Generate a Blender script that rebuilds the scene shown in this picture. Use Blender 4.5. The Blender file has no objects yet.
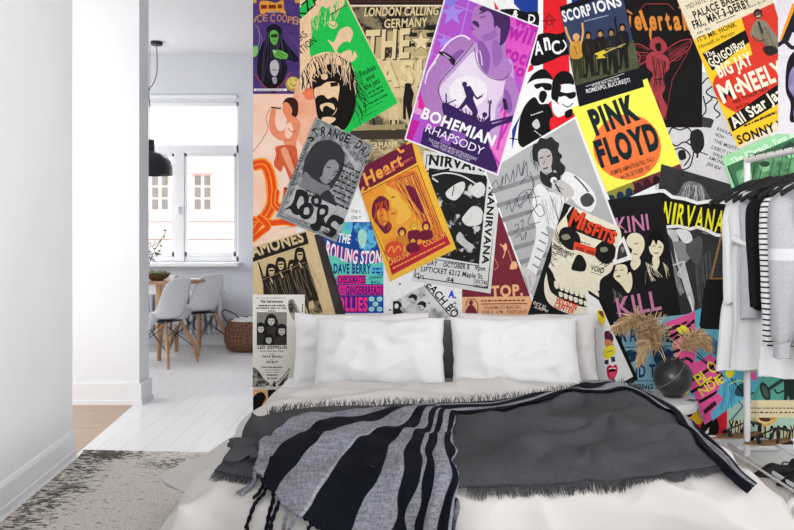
import bpy, bmesh, math, random
from mathutils import Vector, Matrix, noise
from mathutils.bvhtree import BVHTree
from mathutils.geometry import tessellate_polygon
random.seed(7)
C = bpy.context.scene.collection
PI = math.pi
EYE = Vector((0, 0, 1.2)); F = 772.0; CX = 397.0; CY = 236.0

# ------------------------------------------------------------------ materials
def lin(c):
    c /= 255.0
    return c / 12.92 if c <= .04045 else ((c + .055) / 1.055) ** 2.4
K_ALB = .93
def rgb(h):
    h = h.lstrip('#')
    if len(h) == 3: h = ''.join(x * 2 for x in h)
    return tuple(min(.9, lin(int(h[i:i + 2], 16)) * K_ALB) for i in (0, 2, 4)) + (1,)
MATS = {}
def base_mat(key, rough=.6, metal=0, spec=.3):
    m = bpy.data.materials.new(key); m.use_nodes = True
    b = m.node_tree.nodes['Principled BSDF']
    b.inputs['Roughness'].default_value = rough; b.inputs['Metallic'].default_value = metal
    b.inputs['Specular IOR Level'].default_value = spec
    return m, m.node_tree, b
def N(nt, t, **kw):
    n = nt.nodes.new(t)
    for k, v in kw.items():
        if k in n.inputs: n.inputs[k].default_value = v
        else: setattr(n, k, v)
    return n
def ramp(nt, fac, stops, interp='LINEAR'):
    r = nt.nodes.new('ShaderNodeValToRGB'); r.color_ramp.interpolation = interp
    e = r.color_ramp.elements
    while len(e) < len(stops): e.new(.5)
    for i, (p, c) in enumerate(stops): e[i].position = p; e[i].color = c
    nt.links.new(fac, r.inputs['Fac']); return r
def mat(col, rough=.6, metal=0, spec=.3, var=.06, scale=40, bump=0, bscale=200, stretch=(1, 1, 1)):
    """plain procedural surface: a colour with a faint grain, optional bump"""
    key = ('m', col, rough, metal, spec, var, scale, bump, bscale, stretch)
    if key in MATS: return MATS[key]
    m, nt, b = base_mat('surface_' + col.strip('#'), rough, metal, spec)
    tc = N(nt, 'ShaderNodeTexCoord'); mp = N(nt, 'ShaderNodeMapping'); mp.inputs['Scale'].default_value = stretch
    nt.links.new(tc.outputs['Object'], mp.inputs[0])
    n = N(nt, 'ShaderNodeTexNoise', Scale=scale, Detail=3.0); nt.links.new(mp.outputs[0], n.inputs['Vector'])
    c = rgb(col); lo = tuple(x * (1 - var) for x in c[:3]) + (1,); hi = tuple(min(.92, x * (1 + var)) for x in c[:3]) + (1,)
    r = ramp(nt, n.outputs['Fac'], [(.3, lo), (.7, hi)]); nt.links.new(r.outputs[0], b.inputs['Base Color'])
    if bump:
        n2 = N(nt, 'ShaderNodeTexNoise', Scale=bscale, Detail=2.0); nt.links.new(mp.outputs[0], n2.inputs['Vector'])
        bp = N(nt, 'ShaderNodeBump', Strength=bump, Distance=.003); nt.links.new(n2.outputs['Fac'], bp.inputs['Height'])
        nt.links.new(bp.outputs[0], b.inputs['Normal'])
    MATS[key] = m; return m
def ink(spec):
    """'#hex' = flat printed ink, 'hexA|hexB|scale|threshold|softness' = coarse half-tone of two inks"""
    if spec in MATS: return MATS[spec]
    m, nt, b = base_mat('ink_' + spec.replace('#', '').replace('|', '_'), .75, 0, .12)
    tc = N(nt, 'ShaderNodeTexCoord')
    if '|' in spec:
        p = spec.split('|'); a, c = rgb(p[0]), rgb(p[1]); sc = float(p[2]); th = float(p[3]); so = float(p[4]) if len(p) > 4 else .03
        n = N(nt, 'ShaderNodeTexNoise', Scale=sc, Detail=5.0, Roughness=.65); nt.links.new(tc.outputs['Object'], n.inputs['Vector'])
        r = ramp(nt, n.outputs['Fac'], [(max(0, th - so), a), (min(1, th + so), c)])
    else:
        n = N(nt, 'ShaderNodeTexNoise', Scale=60.0, Detail=2.0); nt.links.new(tc.outputs['Object'], n.inputs['Vector'])
        c = rgb(spec); r = ramp(nt, n.outputs['Fac'], [(.3, tuple(x * .93 for x in c[:3]) + (1,)), (.7, tuple(min(.92, x * 1.05) for x in c[:3]) + (1,))])
    nt.links.new(r.outputs[0], b.inputs['Base Color'])
    MATS[spec] = m; return m

# ------------------------------------------------------------------ objects
def empty(name, loc=(0, 0, 0), rz=0):
    o = bpy.data.objects.new(name, None); C.objects.link(o); o.location = loc; o.rotation_euler = (0, 0, rz); return o
def tag(o, label=None, cat=None, group=None, kind=None):
    if label: o['label'] = label
    if cat: o['category'] = cat
    if group: o['group'] = group
    if kind: o['kind'] = kind
    return o
def mesh_obj(name, verts, faces, mats, parent=None, fm=None, smooth=False):
    me = bpy.data.meshes.new(name); me.from_pydata([tuple(v) for v in verts], [], faces)
    for m in (mats if isinstance(mats, (list, tuple)) else [mats]): me.materials.append(m)
    if fm: me.polygons.foreach_set('material_index', fm)
    if smooth: me.polygons.foreach_set('use_smooth', [True] * len(me.polygons))
    me.update(); o = bpy.data.objects.new(name, me); C.objects.link(o)
    if parent: o.parent = parent
    return o
class MB:
    """collects shapes and links them as one mesh object"""
    def __init__(s): s.v = []; s.f = []; s.m = []; s.mi = 0
    def add(s, v, f):
        n = len(s.v); s.v += [Vector(p) for p in v]; s.f += [tuple(i + n for i in q) for q in f]; s.m += [s.mi] * len(f); return s
    def box(s, a, b, bev=0, rot=None, at=None):
        (x0, y0, z0), (x1, y1, z1) = a, b
        bm = bmesh.new(); bmesh.ops.create_cube(bm, size=1)
        for v in bm.verts: v.co = Vector(((x0 + x1) / 2 + v.co.x * (x1 - x0), (y0 + y1) / 2 + v.co.y * (y1 - y0), (z0 + z1) / 2 + v.co.z * (z1 - z0)))
        if bev: bmesh.ops.bevel(bm, geom=bm.edges[:], offset=bev, segments=2, affect='EDGES', profile=.5)
        if rot is not None:
            p = Vector(at)
            for v in bm.verts: v.co = p + rot @ (v.co - p)
        s._bm(bm); return s
    def _bm(s, bm):
        bm.verts.index_update(); s.add([v.co.copy() for v in bm.verts], [[v.index for v in f.verts] for f in bm.faces]); bm.free()
    def tube(s, pts, r, n=8, caps=True):
        pts = [Vector(p) for p in pts]; R = r if isinstance(r, (list, tuple)) else [r] * len(pts)
        up = None; rings = []
        for i, p in enumerate(pts):
            d = (pts[min(i + 1, len(pts) - 1)] - pts[max(i - 1, 0)])
            d = d.normalized() if d.length > 1e-9 else Vector((0, 0, 1))
            if up is None: up = d.orthogonal().normalized()
            up = (up - d * up.dot(d)); up = up.normalized() if up.length > 1e-6 else d.orthogonal().normalized()
            w = d.cross(up); rings.append([p + (up * math.cos(2 * PI * k / n) + w * math.sin(2 * PI * k / n)) * R[i] for k in range(n)])
        v = [q for g in rings for q in g]; f = []
        for i in range(len(rings) - 1):
            for k in range(n): f.append((i * n + k, i * n + (k + 1) % n, (i + 1) * n + (k + 1) % n, (i + 1) * n + k))
        if caps: f += [tuple(range(n))[::-1], tuple((len(rings) - 1) * n + k for k in range(n))]
        return s.add(v, f)
    def lathe(s, prof, c=(0, 0, 0), n=40):
        v = []; f = []; m = len(prof)
        for k in range(n):
            a = 2 * PI * k / n
            for r, z in prof: v.append((c[0] + r * math.cos(a), c[1] + r * math.sin(a), c[2] + z))
        for k in range(n):
            for i in range(m - 1): f.append((k * m + i, ((k + 1) % n) * m + i, ((k + 1) % n) * m + i + 1, k * m + i + 1))
        return s.add(v, f)
    def grid(s, rows, close=False):
        n = len(rows[0]); v = [q for g in rows for q in g]; f = []
        for i in range(len(rows) - 1):
            for k in range(n if close else n - 1): f.append((i * n + k, i * n + (k + 1) % n, (i + 1) * n + (k + 1) % n, (i + 1) * n + k))
        return s.add(v, f)
    def build(s, name, m, parent=None, smooth=True, auto=40):
        o = mesh_obj(name, s.v, s.f, m, parent, s.m, smooth)
        bm = bmesh.new(); bm.from_mesh(o.data); bmesh.ops.remove_doubles(bm, verts=bm.verts[:], dist=1e-6)
        bmesh.ops.recalc_face_normals(bm, faces=bm.faces[:])
        if smooth:
            for e in bm.edges:
                if len(e.link_faces) == 2 and e.calc_face_angle(0) > math.radians(auto): e.smooth = False
        bm.to_mesh(o.data); bm.free(); return o
def cat_rom(pts, n=6, closed=False):
    pts = [Vector(p) for p in pts]; L = len(pts); out = []
    for i in range(L if closed else L - 1):
        g = (lambda k: pts[k % L]) if closed else (lambda k: pts[max(0, min(L - 1, k))])
        p0, p1, p2, p3 = g(i - 1), g(i), g(i + 1), g(i + 2)
        for j in range(n):
            t = j / n
            out.append(.5 * ((2 * p1) + (p2 - p0) * t + (2 * p0 - 5 * p1 + 4 * p2 - p3) * t * t + (3 * p1 - p0 - 3 * p2 + p3) * t ** 3))
    if not closed: out.append(pts[-1])
    return out
def world(px, py, D): return Vector(((px - CX) * D / F, D, 1.2 - (py - CY) * D / F))

# ------------------------------------------------------------------ poster printing kit
WALL_D = 4.362; S = F / WALL_D
LIM = [(253, -70), (870, -70), (870, 438.5), (253, 438.5)]
def area(p): return sum(p[i - 1][0] * p[i][1] - p[i][0] * p[i - 1][1] for i in range(len(p))) / 2
def clip(poly, conv):
    """Sutherland-Hodgman: keep the part of poly inside the convex outline"""
    if area(conv) < 0: conv = conv[::-1]
    out = poly
    for i in range(len(conv)):
        ax, ay = conv[i - 1]; bx, by = conv[i]; src = out; out = []
        if not src: return []
        for j in range(len(src)):
            p, q = src[j - 1], src[j]
            dp = (bx - ax) * (p[1] - ay) - (by - ay) * (p[0] - ax); dq = (bx - ax) * (q[1] - ay) - (by - ay) * (q[0] - ax)
            if (dp >= 0) != (dq >= 0):
                t = dp / (dp - dq); out.append((p[0] + (q[0] - p[0]) * t, p[1] + (q[1] - p[1]) * t))
            if dq >= 0: out.append(q)
    return out
def pts(s):
    if not isinstance(s, str): return [tuple(p) for p in s]
    return [tuple(float(v) for v in p.split(',')) for p in s.split()]
TXT = {}
def glyphs(s, bold):
    if (s, bold) not in TXT:
        cu = bpy.data.curves.new('lettering', 'FONT'); cu.body = s; cu.offset = bold * .72; cu.space_character = 1 + bold * 2.4; cu.resolution_u = 3
        o = bpy.data.objects.new('lettering', cu); me = bpy.data.meshes.new_from_object(o)
        v = [(p.co.x, p.co.y) for p in me.vertices]; f = [list(p.vertices) for p in me.polygons]
        bpy.data.objects.remove(o); bpy.data.curves.remove(cu); bpy.data.meshes.remove(me)
        xs = [p[0] for p in v]; cap = .684
        x0, x1 = min(xs), max(xs)
        TXT[s, bold] = ([((x - x0) / (x1 - x0), y / cap) for x, y in v], f)
    return TXT[s, bold]
STACK = []
INK = 3e-5
class Poster:
    def __init__(s, name, label, cat, outline, paper, group=None, conv=None):
        s.name, s.label, s.cat = name, label, cat; s.out = pts(outline); s.conv = conv or s.out
        s.v = []; s.f = []; s.m = []; s.mats = []; s.k = 0; s.group = group
        s.sheet = clip(s.out, LIM) if len(s.out) <= 4 else s.out
        xs = [p[0] for p in s.out]; ys = [p[1] for p in s.out]; s.bb = (min(xs), min(ys), max(xs), max(ys))
        s.d0 = .001
        for bb, top in STACK:
            if bb[0] < s.bb[2] and bb[2] > s.bb[0] and bb[1] < s.bb[3] and bb[3] > s.bb[1]: s.d0 = max(s.d0, top + 2.5e-4)
        s.th = 2.5e-4
        # the sheet, with its edges
        s.clipc = s.conv
        mi = s._mi(paper); n = len(s.sheet); sh = s.sheet if area(s.sheet) > 0 else s.sheet[::-1]
        base = len(s.v)
        for p in sh: s.v.append(s._w(p, s.d0 + s.th))
        for p in sh: s.v.append(s._w(p, s.d0))
        tr = tessellate_polygon([[Vector((p[0], p[1], 0)) for p in sh]])
        for t in tr: s.f.append(s._face([base + i for i in t])); s.m.append(mi)
        for i in range(n): s.f.append((base + i, base + (i + 1) % n, base + n + (i + 1) % n, base + n + i)); s.m.append(mi)
    def _w(s, p, d): return ((p[0] - CX) / S, WALL_D - d, 1.2 - (p[1] - CY) / S)
    def _mi(s, col):
        m = ink(col)
        if m not in s.mats: s.mats.append(m)
        return s.mats.index(m)
    def _face(s, idx):
        p = [(s.v[i][0], s.v[i][2]) for i in idx]
        return tuple(idx) if area(p) > 0 else tuple(idx[::-1])
    def _tri(s, tris, col, step=True, sub=0):
        if step: s.k += 1
        mi = s._mi(col); d0 = s.d0 + s.th + s.k * INK
        for i_, t in enumerate(tris):
            d = d0
            if sub: s.n = getattr(s, 'n', 0) + 1; d += (s.n % 7) * 3.5e-6
            q = clip(clip(t, s.clipc), LIM)
            if len(q) < 3 or abs(area(q)) < 1e-4: continue
            b = len(s.v); s.v += [s._w(p, d) for p in q]; s.f.append(s._face(list(range(b, b + len(q))))); s.m.append(mi)
        return s
    def P(s, col, p, step=True):
        p = pts(p); tr = tessellate_polygon([[Vector((x, y, 0)) for x, y in p]])
        return s._tri([[p[i] for i in t] for t in tr], col, step)
    def Q(s, col, p, n=5):
        return s.P(col, [(v.x, v.y) for v in cat_rom([(x, y, 0) for x, y in pts(p)], n, True)])
    def E(s, col, cx, cy, rx, ry=None, rot=0, n=24, step=True):
        ry = ry or rx; a = math.radians(rot); ca, sa = math.cos(a), math.sin(a)
        return s.P(col, [(cx + rx * math.cos(2 * PI * k / n) * ca - ry * math.sin(2 * PI * k / n) * sa,
                          cy + rx * math.cos(2 * PI * k / n) * sa + ry * math.sin(2 * PI * k / n) * ca) for k in range(n)], step)
    def L(s, col, w, p, smooth=False, step=True, closed=False):
        p = pts(p)
        if smooth: p = [(v.x, v.y) for v in cat_rom([(x, y, 0) for x, y in p], 5, closed)]
        if closed: p = p + [p[0]]
        q = [p[0]]
        for a in p[1:]:
            if math.hypot(a[0] - q[-1][0], a[1] - q[-1][1]) > 1e-4: q.append(a)
        p = q; dr = []
        for i in range(len(p) - 1):
            l = math.hypot(p[i + 1][0] - p[i][0], p[i + 1][1] - p[i][1]); dr.append(((p[i + 1][0] - p[i][0]) / l, (p[i + 1][1] - p[i][1]) / l))
        if not dr: return s
        sd = []
        for i in range(len(p)):
            a, b = (dr[i - 1], dr[i]) if 0 < i < len(p) - 1 else ((dr[0], dr[0]) if i == 0 else (dr[-1], dr[-1]))
            if closed and i in (0, len(p) - 1): a, b = dr[-1], dr[0]
            nx, ny = -(a[1] + b[1]), a[0] + b[0]; m = math.hypot(nx, ny)
            if m < .3: nx, ny, m = -a[1], a[0], 1
            c = max(.5, (nx * -a[1] + ny * a[0]) / m); k = w / 2 / c / m
            sd.append(((p[i][0] + nx * k, p[i][1] + ny * k), (p[i][0] - nx * k, p[i][1] - ny * k)))
        return s._tri([[sd[i][0], sd[i + 1][0], sd[i + 1][1], sd[i][1]] for i in range(len(p) - 1)], col, step, 1)
    def T(s, col, txt, x0, y0, x1, y1, h, bold=0.0, skew=0, warp=None, step=True):
        """lettering: baseline from (x0,y0) to (x1,y1), capitals h high"""
        v, f = glyphs(txt, bold); l = math.hypot(x1 - x0, y1 - y0); ux, uy = (x1 - x0) / l, (y1 - y0) / l
        P2 = []
        for a, b in v:
            if warp: a, b = warp(a, b)
            P2.append((x0 + ux * l * a + (uy + ux * skew) * h * b, y0 + uy * l * a + (-ux + uy * skew) * h * b))
        return s._tri([[P2[i] for i in t] for t in f], col, step)
    def D(s, col, x0, y0, x1, y1, h, seed=1, gap=.25):
        """one line of small print too small to read: broken strokes"""
        r = random.Random(seed); l = math.hypot(x1 - x0, y1 - y0); ux, uy = (x1 - x0) / l, (y1 - y0) / l; t = 0; tr = []
        while t < l:
            w = r.uniform(1.2, 4) * h * .8; e = min(l, t + w)
            tr.append([(x0 + ux * t, y0 + uy * t), (x0 + ux * e, y0 + uy * e), (x0 + ux * e + uy * h, y0 + uy * e - ux * h), (x0 + ux * t + uy * h, y0 + uy * t - ux * h)])
            t = e + h * gap * r.uniform(1.5, 3)
        return s._tri(tr, col)
    def hair(s, col, w, n, a, b, jitter=3, seed=1, bend=2):
        """loose strokes from points along line a to points along line b"""
        r = random.Random(seed); a = pts(a); b = pts(b); s.k += 1
        for i in range(n):
            t = (i + r.random()) / n
            def at(q):
                u = t * (len(q) - 1); k = min(int(u), len(q) - 2); u -= k
                return (q[k][0] * (1 - u) + q[k + 1][0] * u, q[k][1] * (1 - u) + q[k + 1][1] * u)
            p, q = at(a), at(b); q = (q[0] + r.uniform(-jitter, jitter), q[1] + r.uniform(-jitter, jitter))
            m = ((p[0] + q[0]) / 2 + r.uniform(-bend, bend), (p[1] + q[1]) / 2 + r.uniform(-bend, bend))
            s.L(col, w * r.uniform(.4, .9), [p, m, q], True, False)
        return s
    def done(s):
        o = mesh_obj(s.name, s.v, s.f, s.mats, None, s.m)
        tag(o, s.label, s.cat, s.group); STACK.append((s.bb, s.d0 + s.th + s.k * INK)); return o
def head(p, skin, hair, cx, cy, r, long=False, specs=None):
    """small printed portrait"""
    p.E(hair, cx, cy - r * .15, r * 1.18, r * 1.25)
    if long: p.Q(hair, [(cx - r * 1.2, cy - r * .3), (cx + r * 1.2, cy - r * .3), (cx + r * 1.4, cy + r * 1.8), (cx + r * .6, cy + r * 1.5), (cx - r * .6, cy + r * 1.5), (cx - r * 1.4, cy + r * 1.8)])
    p.E(skin, cx, cy + r * .2, r * .72, r * .92)
    e = specs or hair
    for sx in (-1, 1): p.E(e, cx + sx * r * .32, cy + r * .05, r * (.3 if specs else .16), r * (.22 if specs else .1), 0, 10)
    p.L(e, r * .12, [(cx, cy + r * .15), (cx - r * .08, cy + r * .45)]); p.L(e, r * .14, [(cx - r * .22, cy + r * .7), (cx + r * .22, cy + r * .7)])
    p.P(hair, [(cx - r * .7, cy - r * .35), (cx + r * .7, cy - r * .35), (cx + r * .5, cy - r * .9), (cx - r * .5, cy - r * .9)])
PO = 'posters pasted on the back wall'

# -- white sheet with writing, under the music hall bill
p = Poster('white_poster', 'plain white poster sheet with black dots behind the blue and pink bill', 'poster', '316,196 402,196 402,330 316,330', '#f4f4f4', PO)
p.T('#444', 'TOE C', 351, 212.5, 361, 213, 2.6, .01); p.T('#333', 'ON T', 351.5, 219, 361, 219.4, 3.2, .01)
for x, y in ((400, 284), (397, 300), (388, 271), (390, 310)): p.E('#27306e', x, y, 1)
p.done()
p = Poster('brown_poster', 'dark brown poster strip above the cream newsprint poster at the top', 'poster', '335,-40 460,-40 460,6 335,6', '#33211c', PO)
p.L('#55382c', .8, '340,1.5 460,1.5'); p.done()
p = Poster('peach_poster', 'pale orange poster strip with green and red fruit marks at left wall edge', 'poster', '253,236 300,236 300,300 253,300', '#f3cf8e', PO)
p.Q('#2f6a3a', '252,255 256,258 257,266 254,271 251,268'); p.Q('#c2352c', '253,290 257,289 259,293 256,298 252,297'); p.L('#3a2b22', 1.2, '252,284 258,286 262,284', True)
p.L('#3a2b22', 1, '254,250 258,262 256,280', True); p.done()
p = Poster('orange_sketch_poster', 'orange poster with black brush marks at the lower left beside the bed', 'poster', '253,388 330,388 330,438 253,438', '#eebb86', PO)
p.Q('#16110f', '254,396 262,392 266,398 262,406 266,414 256,420 250,408'); p.Q('#16110f', '268,390 276,389 277,397 270,403'); p.Q('#16110f', '272,405 280,402 284,412 276,418')
p.L('#f7efe4', 1.2, '253,389 330,389'); p.done()

p = Poster('purple_poster', 'narrow purple poster of a green-faced singer at the upper left corner', 'poster', '253,-22 301,-22 301,94 253,94', '3b2a63|5a3d80|18|.5|.25', PO)
p.P('#c9a23c', '253,-2 256.5,-2 256.5,3 253,3'); p.P('#c9a23c', '295,-2 301,-2 301,3 295,3')
p.Q('#e39a35', '260,2 268,1 276,3 283,0 284,9 286,14 276,11 268,12 261,14'); p.D('#7a2c1c', 261, 9, 283, 8.4, 4, 4)
p.D('#d9c8a8', 268, 12.6, 279, 12.6, 1, 3)
for i, (ch, x, y) in enumerate((('I', 253.6, 22), ('C', 256.6, 22), ('E', 262.6, 21), ('C', 270, 21.5), ('O', 276.5, 21), ('O', 282, 22), ('P', 287.5, 23), ('E', 292.3, 24), ('R', 296.8, 25))):
    p.T('#c58c5c', ch, x, y, x + (1.2 if ch == 'I' else 4.8), y + .5, 6.6 + (i % 2), .015)
p.Q('#15121d', '267,28 274,24 281,28 283,38 290,48 298,58 297,62 286,60 287,70 280,88 273,93 264,86 257,70 260,48 266,38')
p.L('#7d6a9e', .7, '258,30 262,40 259,50', True); p.L('#8c94a0', .6, '255,25 259,30 259,44 255,49', True); p.hair('#4c4560', .6, 16, '266,32 283,34', '258,86 292,60', 3, 2)
p.Q('#63ad48', '270,33 274,30 278,33 278,40 275,45 271,42'); p.Q('#20311c', '271,35 277,34 277.5,37 272,37.5'); p.L('#20301c', .7, '273,41 276,41')
p.Q('#63ad48', '274,50 282,51 288,55 286,59 277,58 273,54'); p.L('#2c4d24', .6, '277,52 286,56'); p.L('#2c4d24', .6, '276,54 284,58'); p.L('#d6dfd0', 1, '273,50 276,53')
p.Q('#7fbf5c', '252,48 257,46 258,52 255,57 252,55'); p.Q('#b9b4bd', '271,62 276,60 279,66 277,75 272,75 270,68'); p.L('#2a2136', .8, '272,70 276,70'); p.Q('#9b98a2', '272,78 276,77 277,82 274,84')
p.L('#a8453a', .8, '255,74 262,84 272,90 282,84 290,72', True); p.L('#7d4a8c', .6, '284,30 296,44 300,60', True)
p.P('#ede7e8', '254,88.7 287,88.7 287,91 254,91'); p.D('#6b5d80', 256, 90.5, 284, 90.5, .9, 5)
p.E('#b39b45', 293, 84, 7.4); p.E('#d8c368', 293, 83, 5.6); p.L('#6b5a22', .8, '290,83 293,86 297,85'); p.L('#6b5a22', .7, '290,80 292,80'); p.L('#6b5a22', .7, '295,80 297,80.5'); p.done()

p = Poster('orange_singer_poster', 'orange-tinted poster of a bare-chested singer with a microphone', 'poster', '253,94 301,94 301,60 322,60 330,128 290,252 253,252', 'f5dccb|f6c3a8|5|.52|.2', PO, conv=[(253, 60), (330, 60), (330, 252), (253, 252)])
p.Q('f0a07c|f6c9ae|6|.5|.2', '300,78 320,78 326,128 312,150 298,140 292,110'); p.Q('ee6b44|f2926a|8|.5|.2', '300,80 318,78 320,95 308,100 302,92')
p.Q('#3a1c17', '283,103 287,98 294,98 298,103 298,113 295,118 291,115 285,108'); p.Q('#eb8d66', '284,103 288,103 292,109 291,116 288,120 284,114 282.5,110')
p.Q('#ea8f6a', '288,117 293,116 300,122 300,130 297,140 295,148 287,148 283,141 279,140 271,133 269,123 271,110 274,108 276,111 275,122 279,131 285,128')
p.Q('#f7cdb6', '286,125 291,123 293,130 290,138 285,136'); p.L('#b5502f', .7, '288,128 292,132 296,131', True); p.L('#c65f3c', .6, '284,141 292,140', True)
p.L('#4a3430', 1.6, '271,107.5 281,108.5'); p.L('#a03c28', .6, '270,109 266,118 268,128 262,140 253,152', True)
p.Q('#d6603c', '276,147 287,145 296,147 298,160 300,172 304,182 298,190 290,180 284,166 281,172 274,165 276,155'); p.Q('#ef9f7d', '281,150 287,149 294,168 299,180 294,178 286,163')
p.L('#a8402a', .7, '279,150 277,163', True); p.L('#a8402a', .7, '290,150 297,172', True)
O, Y, R = '#ee4d1e', '#f9a52e', '#f7e9df'
p.L(Y, 12, '253,166 263,164 269,172 272,188 271,206 262,220 253,222', True); p.L(O, 8.5, '253,166 263,164 269,172 272,188 271,206 262,220 253,222', True)
p.L(Y, 1, '253,166 263,164 269,172 272,188 271,206 262,220 253,222', True)
p.L(Y, 8.5, '276,190 275,203 280,208 286,202 288,188 288,204 291,209', True); p.L(O, 6.5, '276,190 275,203 280,208 286,202 288,188 288,204 291,209', True); p.L('#f7c25a', .7, '276,190 275,203 280,208 286,202 288,188', True)
p.L(Y, 7, '252,235 262,222 272,223 284,222 296,224', True); p.L(O, 5, '252,235 262,222 272,223 284,222 296,224', True)
p.L(Y, 6.5, '258,216 268,226 262,232 252,240', True); p.L(O, 4.6, '258,216 268,226 262,232 252,240', True); p.D('#b8a294', 280, 229, 300, 226, .8, 4); p.done()

p = Poster('cream_newsprint_poster', 'cream and black newsprint poster with an outlined star and two walking figures', 'poster', '330,5 452,5 440,165 330,165', '#dcc594', PO)
p.L('#efe8dc', 1.6, '330,5.2 460,5.2')
p.P('1c1a19|8f8062|10|.50|.05', '340,7 460,7 460,30 340,30'); p.P('2a2622|c4ae80|9|.43|.04', '345,30 460,30 440,60 350,60')
p.P('8f8062|2a2622|14|.52|.05', '340,22 378,28 372,40 346,36')
p.P('3b362e|dcc594|7|.40|.05', '350,60 440,55 430,120 350,120')
p.T('#8a7a58', 'LONDON CALLING', 364.8, 16.8, 438.6, 15.3, 8.4, .03, .15); p.T('#ead7a8', 'LONDON CALLING', 364, 16.3, 438, 14.8, 8.4, .02, .15)
p.T('#6a5c40', 'GERMANY', 384.6, 28.6, 427.8, 27, 8.6, .03, .12); p.T('#ead7a8', 'GERMANY', 384, 28, 427, 26.4, 8.6, .02, .12)
p.T('#3a332a', 'THE', 365.8, 60, 410.6, 58, 27.5, .05, .1); p.T('#e6d3a2', 'THE', 364.5, 59, 409, 57, 27.5, .045, .1)
p.T('#8a7a58', 'CLASH', 339, 90, 437, 85, 24, .05, .08); p.T('#e6d3a2', 'CLASH', 338, 89, 436, 84, 24, .045, .08)
st = lambda cx, cy, r: [(cx + (r if k % 2 == 0 else r * .42) * math.sin(k * PI / 5), cy - (r if k % 2 == 0 else r * .42) * math.cos(k * PI / 5)) for k in range(10)]
p.P('#27231f', st(421, 42, 12)); p.P('#ead7a8', st(421, 42, 10.5))
p.P('#27231f', '410,32 418,33 417,37 409,37'); p.P('#27231f', '426,33 436,32 434,38 427,37'); p.P('#27231f', '409,44 415,43 415,47 409,46'); p.P('#27231f', '427,43 434,42 434,47 427,47')
p.P('57503f|cdb98a|9|.5|.06', '350,100 440,95 435,165 345,165'); p.P('#1f1c1a', '405,86 411,86 414,94 412,104 413,120 409,121 406,106 406,120 403,119 403,100'); p.E('#1f1c1a', 408, 85, 3.4, 2)
p.Q('#d8c292', '388,106 397,106 399,118 396,133 390,132 389,120'); p.L('#2a2622', 2.2, '373,118 376,132'); p.L('#2a2622', 2, '391,120 390,134'); p.L('#2a2622', 2, '396,120 397,134')
p.P('#3f392f', '350,130 408,130 404,139 350,140'); p.P('#a8966c', '350,126 405,124 405,129 350,131'); p.T('#e6d3a2', 'GERMANY', 366, 149, 398, 147, 6, .03); p.done()

p = Poster('green_portrait_poster', 'green and cream poster printed with two large bearded moustached faces', 'poster', '300,-10 343,-10 398.5,103 345,135 331,132 319.5,128 315,84 300,93', '#f0cda6', PO, conv=[(300, -40), (398.5, -40), (398.5, 135), (300, 135)])
G = '#22c552'
p.P(G, '300,19 306,15 311,8 322,-10 316,-10 300,8'); p.T('#131313', 'KZAP', 300.5, 19, 328, -6, 10, .02)
p.P(G, '345,-2 398,103 345,135 330,131 322,100 310,54 309,44 312,37 311,22 318,14 322,6 336,14 344,6')
p.hair('#f0cda6', 1, 16, '312,16 344,0', '312,34 340,14', 3, 3); p.hair(G, 1.1, 18, '310,20 340,0', '312,38 338,12', 3, 6)
p.E('#f0cda6', 333, 25, 4.4, 3.8, 20); p.L(G, 1, '330,24 334,27 336,23', True); p.L('#4d7a44', 1.3, '330,15 347,5')
p.Q('#f0cda6', '328,40 334,42 340,30 349,27 353,34 350,45 357,55 352,62 346,60 337,55 333,48'); p.Q(G, '337,50 344,42 352,44 354,52 350,58 345,52 340,54'); p.Q('#f0cda6', '342,54 350,50 352,56 346,62')
p.T('#1e1e1c', 'ERS', 299, 43, 308, 36, 7, .01); p.T('#1e1e1c', 'NTION', 299, 56, 317, 42, 7, .01)
for i, (t, x, y, w, h) in enumerate((('Reuben', 361, 77, 17, 7), ('and', 367, 81.5, 9, 6), ('the Jets', 366, 90, 16, 7))): p.T('#123c1c', t, x, y, x + w * .9, y - w * .46, h * .8, .03)
for i, (x, y, w) in enumerate(((369, 94.5, 16), (371, 98, 15), (364, 108, 27), (362, 113, 24), (365, 117, 14))): p.D('#12702c', x, y, x + w * .88, y - w * .47, 1.9 if i < 3 else 1, i + 3)
# front face, black
p.Q('#f0cda6', '300,72 308,60 318,54 330,52 342,56 352,66 356,84 354,108 346,128 334,133 322,124 317,100 313,82 302,92')
p.Q('#17120f', '312,78 320,68 332,64 344,68 352,80 356,100 352,118 344,130 336,126 324,128 318,118 315,100')
p.hair('#17120f', 1.4, 46, '300,76 312,58 332,52 350,62 355,76', '303,92 318,80 332,72 344,80 356,100', 4, 9, 3); p.hair('#f0cda6', 1, 30, '303,72 316,56 334,53 350,66', '308,86 322,76 336,74 350,88', 3, 12, 3)
p.Q('#f0cda6', '314,90 321,86 328,82 339,84 338,100 336,112 330,116 321,112 317,104'); p.Q('#17120f', '316,98 323,95 328,99 334,97 338,102 336,110 331,116 322,114 317,108'); p.Q('#f0cda6', '320,106 326,103 333,104 335,110 331,108 326,106 323,112')
p.E('#17120f', 326, 110, 3.2, 4); p.E('#f0cda6', 324.5, 77, 3.4, 3); p.P('#17120f', '314,84 320,81 321,86 315,88'); p.P('#17120f', '330,83 338,82 338,86 331,87'); p.Q('#f0cda6', '322,118 330,117 336,119 330,124 324,123')
p.hair('#17120f', .8, 22, '350,70 357,88 354,112', '362,80 368,104 358,126', 3, 21, 4); p.done()

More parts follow.
